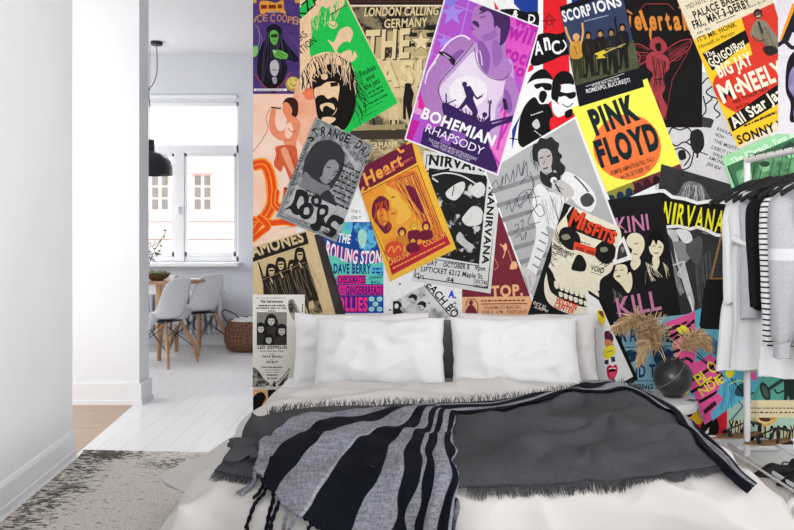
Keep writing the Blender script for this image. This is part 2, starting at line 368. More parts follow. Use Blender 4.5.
p = Poster('flag_poster', 'poster with red white and blue flag stripes and two laughing men in sunglasses', 'poster', '468,-20 612,-20 612,210 482,210', '#f6f6f6', PO)
B, RD, K = '#1f3f94', '#e3202c', '#101010'
p.P(B, '512,-20 538,-20 538,24 528,18 514,4'); p.P(B, '545,-20 575,-20 575,-1 545,-1'); p.P(RD, '543,-20 566,-20 569,60 572,125 543,125'); p.P(RD, '494,1 499,10 495,9.5'); p.P(B, '570,-20 612,-20 612,24 572,8')
p.P(B, '512,130 521,114 517,126 512,150'); p.L(K, 1, '509,138 520,140'); p.P(RD, '527,68 534,62 533,70 524,74')
p.Q(K, '500,10 515,9 525,12 538,13 538,27 530,29 506,16'); p.T('#f4f4f4', '&', 512, 17, 518, 18, 7, .05); p.T('#f4f4f4', 'D', 528, 22.5, 535, 23, 8, .03)
p.L('#1b1b1b', .8, '545,30 549,13 553,27', False); p.L('#1b1b1b', .8, '542,21 557,20'); p.L('#1b1b1b', .7, '549,15 545,20 549,25 554,21 550,15', True)
p.Q(K, '535,38 545,33 558,34 568,32 572,52 562,56 548,62 534,66 530,58'); p.T('#f4f4f4', 'A', 535, 55, 543.5, 54, 13, .04); p.T('#f4f4f4', 'n', 545, 50, 551, 49, 17, .05); p.T('#f4f4f4', 'C', 553, 55, 562, 53, 13, .03); p.L('#f4f4f4', 1.3, '563,40 566,46 562,52', True)
p.Q(K, '527,84 533,74 543,69 550,74 552,80 538,79 530,82'); p.Q('#f4f4f4', '530,84 540,79 552,80 556,88 552,100 543,105 536,98 532,90'); p.Q(K, '534,85 542,83 551,84 551,90 545,90 542,87 537,89'); p.Q(K, '540,92 545,91 547,96 543,103 539,99')
p.Q(K, '524,107 534,97 540,104 548,104 552,112 555,134 542,146 520,146 519,124'); p.D('#d8d8d8', 531, 116, 543, 112, 1.2, 8); p.Q('#cfcfcf', '532,124 537,119 540,126 536,129'); p.D('#cfcfcf', 534, 131, 543, 138, 1, 4)
p.Q(K, '552,86 555,76 563,71 571,74 574,84 566,87 560,84'); p.Q('#f4f4f4', '560,86 566,84 574,86 576,100 572,111 566,113 560,106 556,95'); p.Q(K, '557,91 566,93 575,92 575,97 570,99 565,96 560,97 557,95'); p.L(K, 1, '562,104 568,107 573,103', True)
p.Q(K, '554,82 561,86 559,96 556,104 551,96'); p.Q('#f4f4f4', '552,100 558,104 566,113 560,118 553,112'); p.Q(RD, '551,118 560,117 572,112 576,124 556,136 550,128'); p.Q(K, '565,112 572,109 572,116 566,118'); p.done()

p = Poster('grey_advert_poster', 'pale grey ink-sketch advert poster tucked under the yellow jazz bill', 'poster', '660,72 770,72 770,190 655,190', '#cfcdce', PO)
p.T('#2f2d2e', 'AVAILABLE', 716.3, 90, 738, 100, 3.6, .02)
for t, x, y, w in (('AVAILABLE', 716, 130, 22), ('NOW !', 715, 136, 11), ('THE MISFITS', 713, 142, 27), ('DEBUT LP', 711, 148.5, 21), ('WALK', 712, 155, 11), ('AMONG US', 708, 159, 24), ('JRR 804', 706, 165, 15)):
    p.T('#2f2d2e', t, x, y, x + w * .93, y + w * .36, 3.6, .02)
for q in ('702,84 708,78 714,84 706,92 712,98 706,104', '710,96 718,100 714,108 720,114 716,118', '668,136 672,128 680,130 688,128 692,136 686,142', '668,140 676,146 684,142 692,146', '674,150 682,148 690,156 684,166', '682,170 690,166 694,150', '704,118 712,120 710,126', '703,96 706,110 702,116'): p.L('#232122', 1.4, q, True)
p.Q('#232122', '691,132 698,129 703,134 704,146 698,154 692,150 690,140'); p.P('#3a3839', '701,116 714,120 711,128 702,127'); p.Q('#232122', '678,152 684,150 686,158 680,160'); p.L('#232122', 2, '698,150 697,158'); p.L('#232122', 1, '700,152 708,155'); p.done()

p = Poster('black_red_poster', 'black poster with orange gothic letters above a red winged figure', 'poster', '615,-20 702,-20 702,127.5 615,127.5', '#161313', PO)
x = 627
for ch, w in (('v', 6), ('e', 7), ('l', 3), ('e', 7), ('r', 5), ('t', 5), ('a', 7), ('k', 7)):
    p.T('#d98a38', ch, x, 30, x + w, 29, 19, .05); x += w + 2.4
p.P('#d98a38', '649,28 652,28 651,42 649,36'); p.L('#d98a38', 1.6, '626,10 632,14'); p.L('#d98a38', 2, '690,34 700,30'); p.L('#8e3b33', .8, '640,10 645,4 668,4 674,10'); p.E('#d98a38', 679.5, 7.5, 1.2); p.E('#d98a38', 683.5, 6.8, 1.2)
M = '#a23c44'
p.Q(M, '651,40 658,37 664,41 667,48 663,53 656,52 650,48'); p.Q('#161313', '655,45 660,43 661,50 657,51'); p.Q(M, '651,52 660,53 668,58 669,68 664,76 665,88 662,96 667,108 662,122 658,118 657,104 652,94 650,82 653,74 647,68 646,58')
p.hair('#161313', .7, 16, '651,56 667,62', '654,90 664,84', 3, 5); p.L('#161313', 1.3, '654,80 662,79', True); p.L('#161313', 1, '657,100 660,112', True)
p.L(M, 1, '667,49 680,41 691,40 688,50 676,58 668,64', True); p.hair(M, .6, 9, '667,50 670,62', '692,40 680,56', 2, 3); p.L(M, 1, '650,50 638,44 632,48 640,56 637,66 648,60', True); p.hair(M, .6, 8, '648,50 648,60', '632,46 637,66', 2, 4)
p.L('#7d2f36', .8, '688,52 672,80 665,120', False); p.L('#7d2f36', .8, '640,60 633,76'); p.done()

p = Poster('yellow_circle_poster', 'bright yellow poster with a big orange disc and heavy dark green capitals', 'poster', '571.5,108 647,78.5 683,172 612,205', '#fbf25a', PO)
p.E('#f47a3d', 627, 147, 34, 33); INKD = '#16262a'
p.T(INKD, 'PINK', 595.5, 134.5, 640, 117.5, 23.5, .085); p.T(INKD, 'FLOYD', 600.5, 166.5, 661, 146.5, 24.5, .08)
p.T('#2b2320', 'POMPEII AMPHITHEATRE, ITALY', 611.5, 175.5, 655, 160.8, 4.4, .03); p.T('#2b2320', '4th-7th OCTOBER 1971', 621, 179.5, 650.5, 169, 4, .03)
p.P('#5b2a35', '604,193 690,160 696,182 612,216'); p.P('#8d8a3a', '604,193 632,182 640,205 612,214'); p.P('8e4038|5b2a35|16|.5|.1', '632,182 690,160 692,170 636,190')
for i in range(7):
    xx = 611 + i * 9; yy = 199 - i * 3.4 - (i > 2) * 2; c = ('#1c3348', '#1c3348', '#1c3348', '#3b1a2a', '#3b1a2a', '#23141c', '#3b1a2a')[i]; p.E(c, xx, yy, 3.7, 4.2); p.P(c, [(xx - 5, yy + 3), (xx + 5, yy + 1), (xx + 6, yy + 12), (xx - 4, yy + 14)])
p.done()

p = Poster('dark_group_poster', 'dark blue poster of five rockers around a yellow guitar', 'poster', '559.5,7 621,-14 644,87 579,107', '#13161d', PO)
p.P('2a3450|3c4a6c|6|.5|.3', '561,14 621,-10 637,60 572,82'); p.P('3a4030|5b6142|12|.5|.2', '570,58 634,40 639,68 574,86')
p.T('#f2f2f2', 'SCORP', 563.5, 22, 592, 14.5, 10.5, .05); p.T('#f2f2f2', 'IONS', 595, 13.5, 622, 5.5, 10.5, .05); p.D('#aeb6c8', 584, 22, 608, 16, .9, 3)
for i, (x, y, c, sk, up) in enumerate(((576, 38, '#c8923c', '#e0a860', 2), (588, 36, '#241f1a', '#b8864c', 0), (600, 34, '#1d1a18', '#c09050', 0), (611, 33, '#20262a', '#a87c44', 0), (622, 28, '#1a1a1c', '#c08a50', 1))):
    p.P('#1d1c18' if i else '#33351c', [(x - 5, y + 18), (x + 5, y + 16), (x + 7, y + 40), (x + 3, y + 41), (x + 1, y + 26), (x - 1, y + 42), (x - 5, y + 42)])
    p.Q(c, [(x - 6, y + 6), (x, y + 3), (x + 6, y + 5), (x + 6, y + 19), (x - 5, y + 20)]); p.E('#17130f' if i else '#d8b070', x, y - .8, 3.4, 3.8); p.E(sk, x, y + .5, 2.1, 2.6)
    if up: p.L(sk if i == 0 else c, 2, [(x - 4, y + 7), (x - 9 + (2 if i else 0), y - 4), (x - 11 + i, y - 11)])
    if up == 2: p.L(sk, 2, [(x + 5, y + 7), (x + 7, y - 6), (x + 6, y - 15)])
    p.L('#4c4434', .7, [(x - 2, y + 8), (x + 1, y + 17)]); p.L('#6e6a3e', .8, [(x - 4, y + 22), (x - 3, y + 38)])
p.P('#d8c23a', '594,54 604,50 607,53 602,55 606,58 596,59 598,56'); p.L('#c8b85a', 1, '604,53 625,44'); p.L('#8a8256', 1, '606,49 622,47')
p.D('#c8c8c8', 586, 87, 624, 74, .8, 12); p.T('#e6e6e6', '18 IULIE 2014, ORA 20.00', 592, 87, 619, 79.6, 2.2, .02); p.T('#ececec', 'ROMEXPO, BUCUREŞTI', 586.5, 93.5, 630, 82, 4, .02); p.done()

p = Poster('torn_poster', 'dark grey photo poster torn across a black strip of tall yellow letters', 'poster', '661,164 733,185 752,200 725,335 640,330 655,220', '2c2c2e|3a3a3c|14|.5|.2', PO, conv=[(661, 164), (733, 185), (752, 200), (725, 335), (640, 330)])
p.Q('7f7f80|4a4a4c|20|.5|.15', '679,192 683,184 690,181 700,184 706,192 709,200 690,200 676,198'); p.hair('#c4c4c4', .7, 14, '684,184 702,186', '678,200 708,201', 2, 8); p.hair('#2c2c2e', .6, 10, '684,184 702,186', '678,200 708,201', 2, 9)
p.P('#151414', '655,193 664,192 672,198 690,200 700,204 728,203 726,236 714,234 700,229 690,230 678,227 666,228 655,224')
p.L('#ebe8e5', 3.4, '655,191 664,191 672,197 685,199 697,203 712,201 730,203', False); p.L('#ebe8e5', 3.2, '655,224 666,227 678,226 690,229 697,227 706,230 716,235 728,236', False)
for ch, x, w in (('N', 661.5, 7), ('I', 671, 2.6), ('R', 675.5, 7.5), ('V', 684, 8.5), ('A', 694, 8), ('N', 704, 8), ('A', 714, 8)):
    dy = (x - 660) * .17; p.T('#ece425', ch, x, 222 + dy, x + w, 222 + dy + w * .1, 20.5, .03, .05)
p.P('b5b5b5|dcdcdc|12|.5|.2', '664,229 676,230 694,300 694,314 688,300 676,262 672,240'); p.P('#8a8a8a', '672,242 684,240 690,258 680,268'); p.P('#6a6a6c|#98989a|9|.5|.2'.replace('#', ''), '664,248 670,250 684,292 680,296 670,270')
p.Q('#e2e2e2', '676,230 688,231 692,240 684,243'); p.Q('4a4a4c|5c5c5e|16|.5|.3', '688,244 700,236 702,252 696,264 686,252'); p.L('#cdcdcd', 1.6, '671,266 684,262 678,274 686,280', True); p.L('#ffffff', 1.2, '689,296 693,314'); p.L('#a8a8a8', .7, '702,232 708,234'); p.hair('#5e5e60', .6, 20, '694,262 710,250', '700,322 712,300', 4, 11)
p.done()

p = Poster('yellow_jazz_poster', 'yellow red and cream letterpress bill with a photo of a kneeling saxophonist', 'poster', '676,-2 760,-44 806,118 737.5,149', '#e8dcc0', PO)
YL, RR, KK = '#f3c52c', '#d63b2c', '#161412'; d = lambda x, y, w: (x, y, x + w * .9, y - w * .38)
p.P(YL, '689,42 741,18 777,2 810,100 737.5,147 731,133'); p.P(RR, '741,18 780,0 794,58 758,74'); p.Q(RR, '713,82 722,70 745,58 782,44 784,84 762,104 742,113 727,108 716,96')
for t, x, y, w, h, c, b in (('MID-NITE', 687, 10, 21, 5, KK, 0), ('SHOW', 710, 2, 14, 5, KK, 0), ('PALACE BALLROOM', 694.5, 19, 72, 7.4, KK, .04), ('FRI., MAY 3', 694, 29.5, 36, 8, KK, .05), ('DERBY', 730, 14.5, 23, 8, KK, .05), ('Adv. 90c', 697, 35, 15, 2.6, KK, .02), ('At Door $1.25', 744, 10.5, 24, 2.4, KK, .02),
                        ("IT'S MR. HONK", 698, 42.5, 43, 4.8, KK, .03), ('Himself, In Person', 699.5, 49, 39, 3.6, KK, .01)):
    p.T(c, t, *d(x, y, w), h, b)
p.D(KK, *d(718, 17.5, 20), 1, 4); p.D(KK, *d(716, 24, 22), 1, 6)
p.P(KK, '702,54 745,30 749,42 712,71'); p.T('#f0e8d0', 'The', 706, 58, 715, 54, 5, .03); p.T('#f0e8d0', 'GO!GO!Boy', 711, 67.5, 746, 45.5, 8.5, .04)
p.T('#f6ecd2', 'BIG JAY', *d(719, 78, 38), 12.4, .055); p.T('#f6ecd2', 'M', *d(722.5, 103, 15), 18, .055); p.T('#f6ecd2', 'c', *d(736, 93, 5.5), 12, .05); p.T('#f6ecd2', 'NEELY', *d(742.5, 95, 48), 17.5, .055)
p.T(KK, 'HIS TENOR SAX', *d(734, 104, 38), 3.6, .03); p.T(KK, 'and his', *d(736, 109.5, 14), 3, .02)
p.P(KK, '727,119 778,84 800,78 800,90 732,132'); p.T('#f2ead4', 'All Star Jazz', 734, 128.5, 788, 93, 11, .04)
p.T(KK, 'FEATURING', *d(760, 120, 19), 2.4, .03); p.D(KK, *d(744, 127, 34), 1.8, 9); p.T(KK, 'SONNY WEST', 738.5, 144.5, 806, 119, 8.6, .05)
p.Q('#8a8270', '752,26 757,20 764,21 770,28 777,38 779,50 770,54 764,44 756,38 750,36'); p.E('#2a2521', 757.5, 14, 4.4, 5, -10); p.E('#5e4a3a', 757.8, 15.4, 3.2, 3.8, -10); p.L('#e8dcc0', .9, '756,17 760,16'); p.L('#23201c', 2, '758,22 762,34')
p.hair('#4e483c', .7, 10, '754,26 768,28', '762,46 778,50', 2, 4); p.Q('#2e2a24', '762,48 772,46 778,52 768,56'); p.L('#57503f', 1.6, '752,36 757,41 764,40', True); p.done()

p = Poster('green_show_poster', 'light green bordered poster with dark green picture behind the clothes rack bar', 'poster', '721.5,157 865,96 900,200 754,262', '#9ed9a4', PO)
p.P('#3f6f4c', '727,166 868,106 890,188 757,244'); p.T('#dfeedc', 'The Cheech, Tom & Travis Show', 731.5, 164, 834, 119, 5.4, .03)
p.P('6fae7a|3f6f4c|9|.5|.1', '735,172 800,144 820,200 750,222'); p.Q('#27452f', '782,148 790,142 796,148 794,158 786,158'); p.L('#b4dfb4', 1, '740,178 748,168 752,184', True); p.E('#8fce96', 764, 166, 5, 6); p.E('#2c4c34', 764, 164, 5, 3); p.E('#8fce96', 790, 154, 4, 5); p.L('#27452f', 1.4, '727,166 757,244'); p.done()

p = Poster('guitar_outline_poster', 'pale lilac poster with orange-shaded black capital and a dark purple shape at right edge', 'poster', '777.5,-30 865,-30 865,134 777.5,134', '#e3dde3', PO)
p.T('#f09a2e', 'AF', 778.6, 38, 830, 38, 31, .09); p.T('#241f2b', 'AF', 780.5, 40, 834, 40, 30, .05); p.L('#241f2b', 4, '777,46 784,42 792,48 802,44', True)
p.Q('#1c1922', '786,66 791,54 800,50 806,76 806,124 794,123 789,120 790,104 785,90'); p.Q('5d5080|9c90bc|12|.5|.2', '789,74 794,66 802,66 802,116 793,116 794,100 788,88'); p.done()

p = Poster('maroon_poster', 'maroon and peach poster wedged between the grey photo and the lyric flyer', 'poster', '459,170 510,200 562,330 456,330', '#7c2b3a', PO)
p.P('#efb98a', '456,298 480,298 545,298 560,330 456,330'); p.P('#7c2b3a', '462,290 486,288 486,297 462,297'); p.T('#efb98a', 'TOP.', 491, 297, 523, 295, 10.5, .06); p.P('#7c2b3a', '458,284 490,284 490,288 458,290')
p.T('#7c2b3a', 'ZZ', 464, 297, 482, 297, 7, .06); p.P('#efb98a', '458,297 548,296 548,298 458,299'); p.D('#8c3b40', 481, 301.6, 525, 301, 1.5, 3); p.P('#7c2b3a', '481,303.5 527,303 527,304 481,304.5')
p.T('#7a3238', 'OKLAHOMA CITY MUSIC HALL', 484, 309, 521, 308.6, 3, .02); p.T('#7a3238', 'JUNE 21 · 8 PM · TICKETS $9.75', 482, 313.6, 526, 313.2, 3, .02)
p.L('#7c2b3a', .8, '466,306 467,301 471,299 476,301 478,307 477,314', True); p.E('#7c2b3a', 471, 302.5, 2, 2.4); p.Q('#7c2b3a', '467,308 471,304.5 475,308 477,316 465,316')
p.L('#efb98a', 1, '500,244 505,250 503,258', True); p.Q('#efb98a', '503,246 506,243 507,249 504,251'); p.Q('#efb98a', '512,262 516,262 517,268 510,269'); p.L('#c98a68', .8, '494,258 498,266 494,270', True); p.L('#c98a68', 1, '508,250 512,262', True); p.done()

p = Poster('white_diagonal_poster', 'white poster with diagonal black capitals and faint faces above the pillow gap', 'poster', '393,297 430,282 462,286 462,335 393,335', '#f2f2f2', PO)
p.Q('9a9a9a|e0e0e0|12|.45|.1', '395,304 404,296 424,286 433,290 448,312 440,322 398,322'); p.Q('#1d1d1d', '392,303 398,301 402,305 400,309 404,315 394,316'); p.E('#efefef', 396.5, 306, 2, 2.6)
for x, y in ((412, 298), (421, 305)): p.Q('#242424', [(x - 4, y), (x, y - 4), (x + 5, y - 2), (x + 4, y + 3), (x + 1, y)]); p.L('#444', .7, [(x - 2, y + 2), (x, y + 5), (x + 3, y + 4)], True)
p.L('#222', 1, '424,285 462,330'); p.T('#141414', 'BEACH BOYS', 422, 281, 461, 327, 7.5, .03); p.T('#1f45d0', 'A.', 448, 297, 456, 298, 6.4, .08); p.T('#222', 'Ton', 451, 303, 456, 312, 4, .03)
for x, y in ((418, 286), (424, 295), (429, 303), (434, 310)): p.E('#333c66', x, y, .9)
p.done()

p = Poster('blue_pink_poster', 'blue turquoise and pink concert bill with stacked names on coloured stripes, above the left pillow', 'poster', '322.5,222 383.5,222 383.5,313 322.5,313', '#1a4a98', PO)
TQ, PK, WH, LB = '#63cdb8', '#df2f86', '#eef0f4', '#58b5e0'
p.Q(TQ, '340,222 352,224 350,236 344,240'); p.Q(LB, '346,224 352,222 352,229 346,230'); p.Q('63b4dc|1a4a98|20|.5|.05', '354,226 364,222 374,226 378,238 372,250 362,250 356,240'); p.Q('#a8dcd0', '358,234 362,229 367,236 364,248 359,244'); p.Q(LB, '368,230 374,234 372,244 368,240'); p.D(LB, 347, 224.6, 352, 224.6, 1, 1)
p.T(WH, 'THE', 337.5, 241.6, 350, 243.6, 8.6, .05)
wr = lambda a, b: (a, b * (1.25 - 1.0 * a + .9 * a * a) - .25 * math.sin(a * PI))
p.T(PK, 'ROLLING STONES', 326, 257.6, 389, 264, 13, .06, 0, wr); p.T(WH, 'ROLLING STONES', 325.4, 257, 388.4, 263.2, 13, .035, 0, wr)
p.Q(TQ, '322,257 334,256 346,262 364,264 384,263 384,274 322,274'); p.P('#1e54a4', '322,264 326,263 332,266 332,274 322,274'); p.P('#58b5e0', '371,266 384,266 384,274 371,274')
p.T('#153a86', 'DAVE BERRY', 333.5, 273, 371, 273.4, 9, .06); p.D('#153a86', 373, 269.6, 382, 269.6, 1.6, 4); p.D('#153a86', 372, 273.4, 383, 273.4, 1.8, 13)
p.P(TQ, '322,275 384,275 384,284 322,284'); p.P(PK, '337,275 366,275 366,284 337,284'); p.T('#5a1570', 'CHECKMATES', 338, 283, 365.4, 283, 7, .05); p.T('#153a86', 'JOHNNY', 369, 279, 383, 278.6, 3, .04); p.T('#153a86', 'BALL', 371, 283.6, 381, 283.2, 3, .04); p.T('#153a86', 'US', 331, 283, 337, 283, 4.6, .05)
p.P(PK, '322,285 384,285 384,295 322,295'); p.T('#35187c', 'THE', 329, 294, 339, 294, 8, .05); p.T('#35187c', 'GINGERBREADS', 346, 294.4, 383, 294.4, 8, .05); p.D('#35187c', 340, 289.6, 345, 289.6, 1, 2); p.D('#35187c', 340, 292.6, 345, 292.6, 1, 3)
p.P('#4a1c90', '322,296 367,296 367,313 322,313'); p.T('#ee3d86', 'HOLLIES', 330, 310.4, 367.4, 310.8, 13, .055); p.P('#1d4fa4', '368,296 384,296 384,313 368,313')
for x, y in ((371.6, 299), (379.6, 299), (371.6, 309), (379.6, 309), (375.6, 304)): p.E('#a8e0d8', x, y, 2.9, 2.5); p.L('#1d4fa4', .6, [(x - 1, y), (x + 1, y)])
p.done()

p = Poster('black_paper_sheet', 'plain charcoal sheet with slanted edge beside the tan group poster', 'poster', '300,236 322,234 346,316 300,330', '#3a3434', PO); p.Q('#453f3f', '318,290 330,278 338,300 330,316'); p.done()
p = Poster('tan_group_poster', 'tan poster of four dark-haired band members in leather jackets', 'poster', '237,252 312.5,228.5 340,331 258,345', '#d7bf93', PO)
p.P('#26201d', '238,253 306,232 309,243.6 242,265.6'); p.T('#d7bf93', 'RAMONES', 245.5, 259.4, 304.5, 241.2, 11.4, .05); p.L('#26201d', .7, '259,262 303,247.5 309,268')
p.P('2a2522|8c7a5c|14|.56|.06', '258,262 303,247 323,312 274,330'); p.P('#d0b88c', '259,261.6 302,247.6 306,262 264,276')
for x, y in ((271.5, 271), (281, 264.6), (293, 267), (300, 255)):
    p.Q('#201b19', [(x - 5.6, y + 2), (x - 4, y - 6), (x, y - 7.5), (x + 4.4, y - 5), (x + 6, y + 4), (x + 5, y + 12), (x - 5, y + 12)]); p.Q('#cdb68c', [(x - 2.6, y - 2.2), (x + 2.6, y - 2.6), (x + 2.6, y + 3), (x, y + 5.4), (x - 2.2, y + 3)])
    p.L('#201b19', 1.5, [(x - 2.4, y - .3), (x + 2.6, y - .7)]); p.L('#5a4a3c', .7, [(x - 1, y + 3.2), (x + 1.2, y + 3)])
    p.Q('#2a2320', [(x - 8, y + 12), (x, y + 8), (x + 8, y + 11), (x + 12, y + 40), (x - 4, y + 44)]); p.L('#cdb68c', 1.4, [(x - 1, y + 7), (x + 2, y + 13)])
p.hair('#8f7d60', .6, 22, '266,284 312,262', '276,312 322,290', 5, 14); p.L('#8f7d60', .6, '262,280 306,262'); p.P('4a4035|cdb68c|22|.5|.06', '304,304 313,300 318,316 308,319'); p.L('#26201d', 2, '306,300 310,316'); p.done()

p = Poster('black_white_flyer', 'white flyer with a blotchy black live photo and a vertical title on its right side', 'poster', '424,150.5 503,163 490.5,293.5 412,281', '#dcdcda', PO)
p.L('#2a2a2a', .9, '427,155 499,165.5 487.5,288 414.8,277', closed=True); p.T('#1c1c1c', 'NIRVANA', 428.5, 164.4, 493, 172.4, 9.6, .06)
p.P('202020|cfcfcd|13|.58|.03', '429,168 488,176 479,264 421,254'); p.P('#202020', '432,172 450,168 446,180 436,186'); p.Q('#dcdcda', '446,192 456,184 464,182 464,190 456,200 448,198'); p.Q('#dcdcda', '465,214 474,206 484,214 480,224 468,226 462,220'); p.Q('#dcdcda', '470,190 480,182 486,190 478,198'); p.L('#dcdcda', 1.4, '432,176 446,173 462,176 476,184', True); p.L('#dcdcda', 1.6, '432,178 438,182'); p.L('#dcdcda', 1.2, '484,196 476,186 482,184', True)
p.L('#4a4a4a', 1, '454,186 452,196'); p.Q('#c4c4c2', '460,232 466,240 474,246 470,250 460,244 456,238')
p.P('#dcdcda', '487.5,176 499,177 489,268 479,266'); p.T('#1c1c1c', 'NANIRVANA', 489, 187, 482, 264, 6.4, .05); p.T('#1c1c1c', 'NA', 424.6, 170, 423, 182, 4.6, .05); p.L('#2a2a2a', .8, '486.5,176 478,265'); p.L('#2a2a2a', .8, '418,257 480,266')
p.T('#222', 'FRIDAY', 420, 263.5, 437, 266, 4.8, .04); p.T('#222', 'OCTOBER 8', 443, 266.6, 469, 269.6, 4.8, .04); p.T('#222', '9pm', 474.6, 269.6, 485, 271, 4.6, .04)
p.T('#222', 'LIFTICKET 6212 Maple St.', 421, 271, 483, 279, 5, .035); p.T('#222', '$4', 446, 281.6, 453.4, 282.5, 4.4, .05); p.L('#333', .8, '414,276 419,273 418,279 422,275 424,280', True); p.T('#444', 'SUB', 475, 283, 487, 284.6, 2.6, .03); p.T('#444', 'POP', 475, 287, 487, 288.6, 2.6, .03); p.L('#333', .5, '474.4,279.5 487.8,281.4 487,288.6 473.6,286.6', closed=True); p.done()

p = Poster('black_pink_letter_poster', 'black poster of three pale-faced musicians between pink serif words', 'poster', '592,202 660.5,192.5 680.5,314 596,338', '#1b191b', PO)
PKK = '#c880a8'
for t, x, y, w, h, dy in (('KINI', 617, 233.5, 32, 15.5, -4), ('KILL', 618.5, 317, 43, 19, -8)):
    p.T(PKK, t, x, y, x + w, y + dy, h, .02); n = len(t)
CM = '#e9e0c0'
p.Q(CM, '626,240 630,234 637,233 643,238 644,247 640,256 634,262 629,258 632,250 628,246'); p.L('#1b191b', .8, '634,244 638,243'); p.L('#1b191b', 1, '633,254 637,254'); p.Q(CM, '634,258 639,258 640,264 634,270 630,264')
p.Q(CM, '649,244 652,239 658,240 663,245 662,252 658,257 652,255 649,250'); p.Q('#0e0c0e', '648,244 649,236 655,230 661,234 664,242 658,240 656,245 653,240 650,246'); p.Q(CM, '653,256 658,256 659,264 655,271 652,262'); p.L('#1b191b', .9, '652,246 655,246'); p.L('#1b191b', .9, '658,247 661,247'); p.L('#1b191b', 1, '654,253 658,253')
p.Q(CM, '611,268 615,262 622,262 627,268 626,276 620,282 614,278'); p.Q('#0e0c0e', '608,272 610,262 618,257 627,262 629,272 625,265 616,265 612,272'); p.Q(CM, '617,280 622,280 630,272 632,284 628,293 622,286'); p.L('#1b191b', .8, '614,271 617,270'); p.L('#1b191b', .8, '620,270 623,270'); p.L('#7b3040', 1.4, '616,276.5 620,276')
p.hair(CM, .6, 9, '645,262 652,266', '650,282 660,276', 3, 3); p.hair('#8e8a78', .5, 9, '612,288 622,296', '612,300 626,306', 3, 5); p.hair(CM, .5, 6, '662,262 664,266', '666,270 668,276', 3, 6); p.L('#77735f', .6, '652,262 646,272 645,284', True)
p.done()

p = Poster('signed_photo_poster', 'grey signed photograph poster of a performer in a white shirt holding a microphone', 'poster', '484,171 575.5,116.3 625,247 531.5,301', '#f1f1f1', PO)
GR = 'a9aaab|bebfc0|3|.5|.25'
p.P(GR, '486,172.3 574.6,119 622.5,246.5 532.5,297.5')
for i in range(7): p.P('#8e9092', [(489 + i * 6, 190 + i * 14), (548, 172 + i * 16), (549, 176 + i * 16), (490.5 + i * 6, 194.5 + i * 14)])
W, DK = '#ececec', '#2b2b2c'
p.Q(DK, '532,153 533,145 537,143 540,138 546,139 551,137 555,141 559,144 558,151 562,156 560,161 565,167 563,174 558,176 555,170 552,172 550,166 541,168 537,162 533,160')
p.Q('#b9b4b1', '538,153 542,149 549,150 552,157 551,166 547,172 542,171 538.5,162'); p.L(DK, 1.1, '539.5,158.5 543,157.5'); p.L(DK, 1.1, '546.5,157 550.5,155.5'); p.L('#6a6663', .8, '544,160 543.5,165'); p.L('#4a3c3a', 1.3, '543,169 548,167.5'); p.hair(DK, .8, 8, '532,150 536,146', '532,162 538,172', 1, 4)
p.Q(DK, '540,171 546,175 552,172 560,176 558,186 550,188 541,182'); p.Q(W, '534,190 540,184 549,192 558,190 562,176 568,172 582,180 592,190 596,202 590,212 578,206 570,198 566,206 570,222 560,232 546,226 548,240 540,262 530,290 520,288 530,258 536,232 532,212')
p.hair('#a9a9a9', .8, 14, '540,200 566,196', '546,224 566,220', 4, 5); p.L('#4a4a4b', 1.6, '574,176 582,184 588,192', True); p.Q('#4a4a4b', '580,198 588,193 594,200 590,206 583,206'); p.L('#8c8c8c', 1, '550,196 556,214 560,226', True)
p.Q('#c9c5c2', '552,184 560,180 568,184 574,192 570,198 560,196 553,192'); p.L('#6b6865', .7, '556,186 564,190'); p.L('#6b6865', .7, '555,189 562,194'); p.E('#ededed', 553.5, 180.5, 3.4); p.E('#8d8d8d', 554.5, 181.5, 2); p.L(DK, 1.6, '555,184 560,192')
for i in range(6): p.L('#7a7a7a', 1.4, [(541 - i * 2.2, 232 + i * 8), (548 - i * 2.4, 236 + i * 8)])
p.Q('#d4d0cd', '521,266 530,270 536,276 534,284 528,296 522,288 520,278'); p.L('#8c8c8c', .7, '524,276 528,290'); p.L('#8c8c8c', .7, '529,276 531,288')
SG = '#4a4d58'
for q in ('492,186 496,180 499,188 503,176 501,190', '505,184 506,174 510,182 513,170 514,182', '516,178 518,164 521,176 524,160 522,176 526,162 527,176', '506,210 509,202 512,212 516,198 520,208 526,192 530,204', '520,184 528,176 534,184 526,200 516,206 520,194 532,190 536,206 526,214', '532,206 538,216 544,214 540,204 532,212 528,224 540,222', '514,226 518,224 517,231 513,232', '520,222 523,220 522,230', '515,238 520,234 522,240 526,232 525,240', '530,172 533,188 527,198 540,196'): p.L(SG, .7, q, True)
p.done()

p = Poster('amber_poster', 'amber and maroon tilted poster with a woman in profile and script title', 'poster', '354,172 414.5,138.6 456.2,248.8 390.3,281.6', '#efba3e', PO)
MR = '#701f3a'
p.Q(MR, '392,142 397,139 404,138 406,146 398,148'); p.P(MR, '358.5,187 364,163 412,142.6 417,163 358,194.5'); p.T('#f2a54a', 'Heart', 366.5, 186, 404, 164.5, 12, .045, .2); p.L('#f2a54a', 2.4, '364,187 362,192 366,193 370,187', True); p.L('#f2a54a', 2.4, '397,148 401,152 404,150', True); p.D('#c8584a', 383, 176, 413, 158.5, 2.2, 5)
p.P('e5862f|efba3e|7|.52|.2', '359.5,196 417.5,165.5 444,234 392,262'); p.L(MR, .7, '359.5,196 417.5,165.5 447,244 392,270', closed=True)
p.Q('#efb84a', '388,184 396,190 402,200 410,206 411,216 402,224 396,222 398,212 394,208 391,204 393,198 389,194 386,190'); p.Q('d2652b|e58a34|14|.5|.15', '386,184 396,176 408,172 416,172 424,190 434,214 442,236 430,236 420,222 414,206 406,196 396,190')
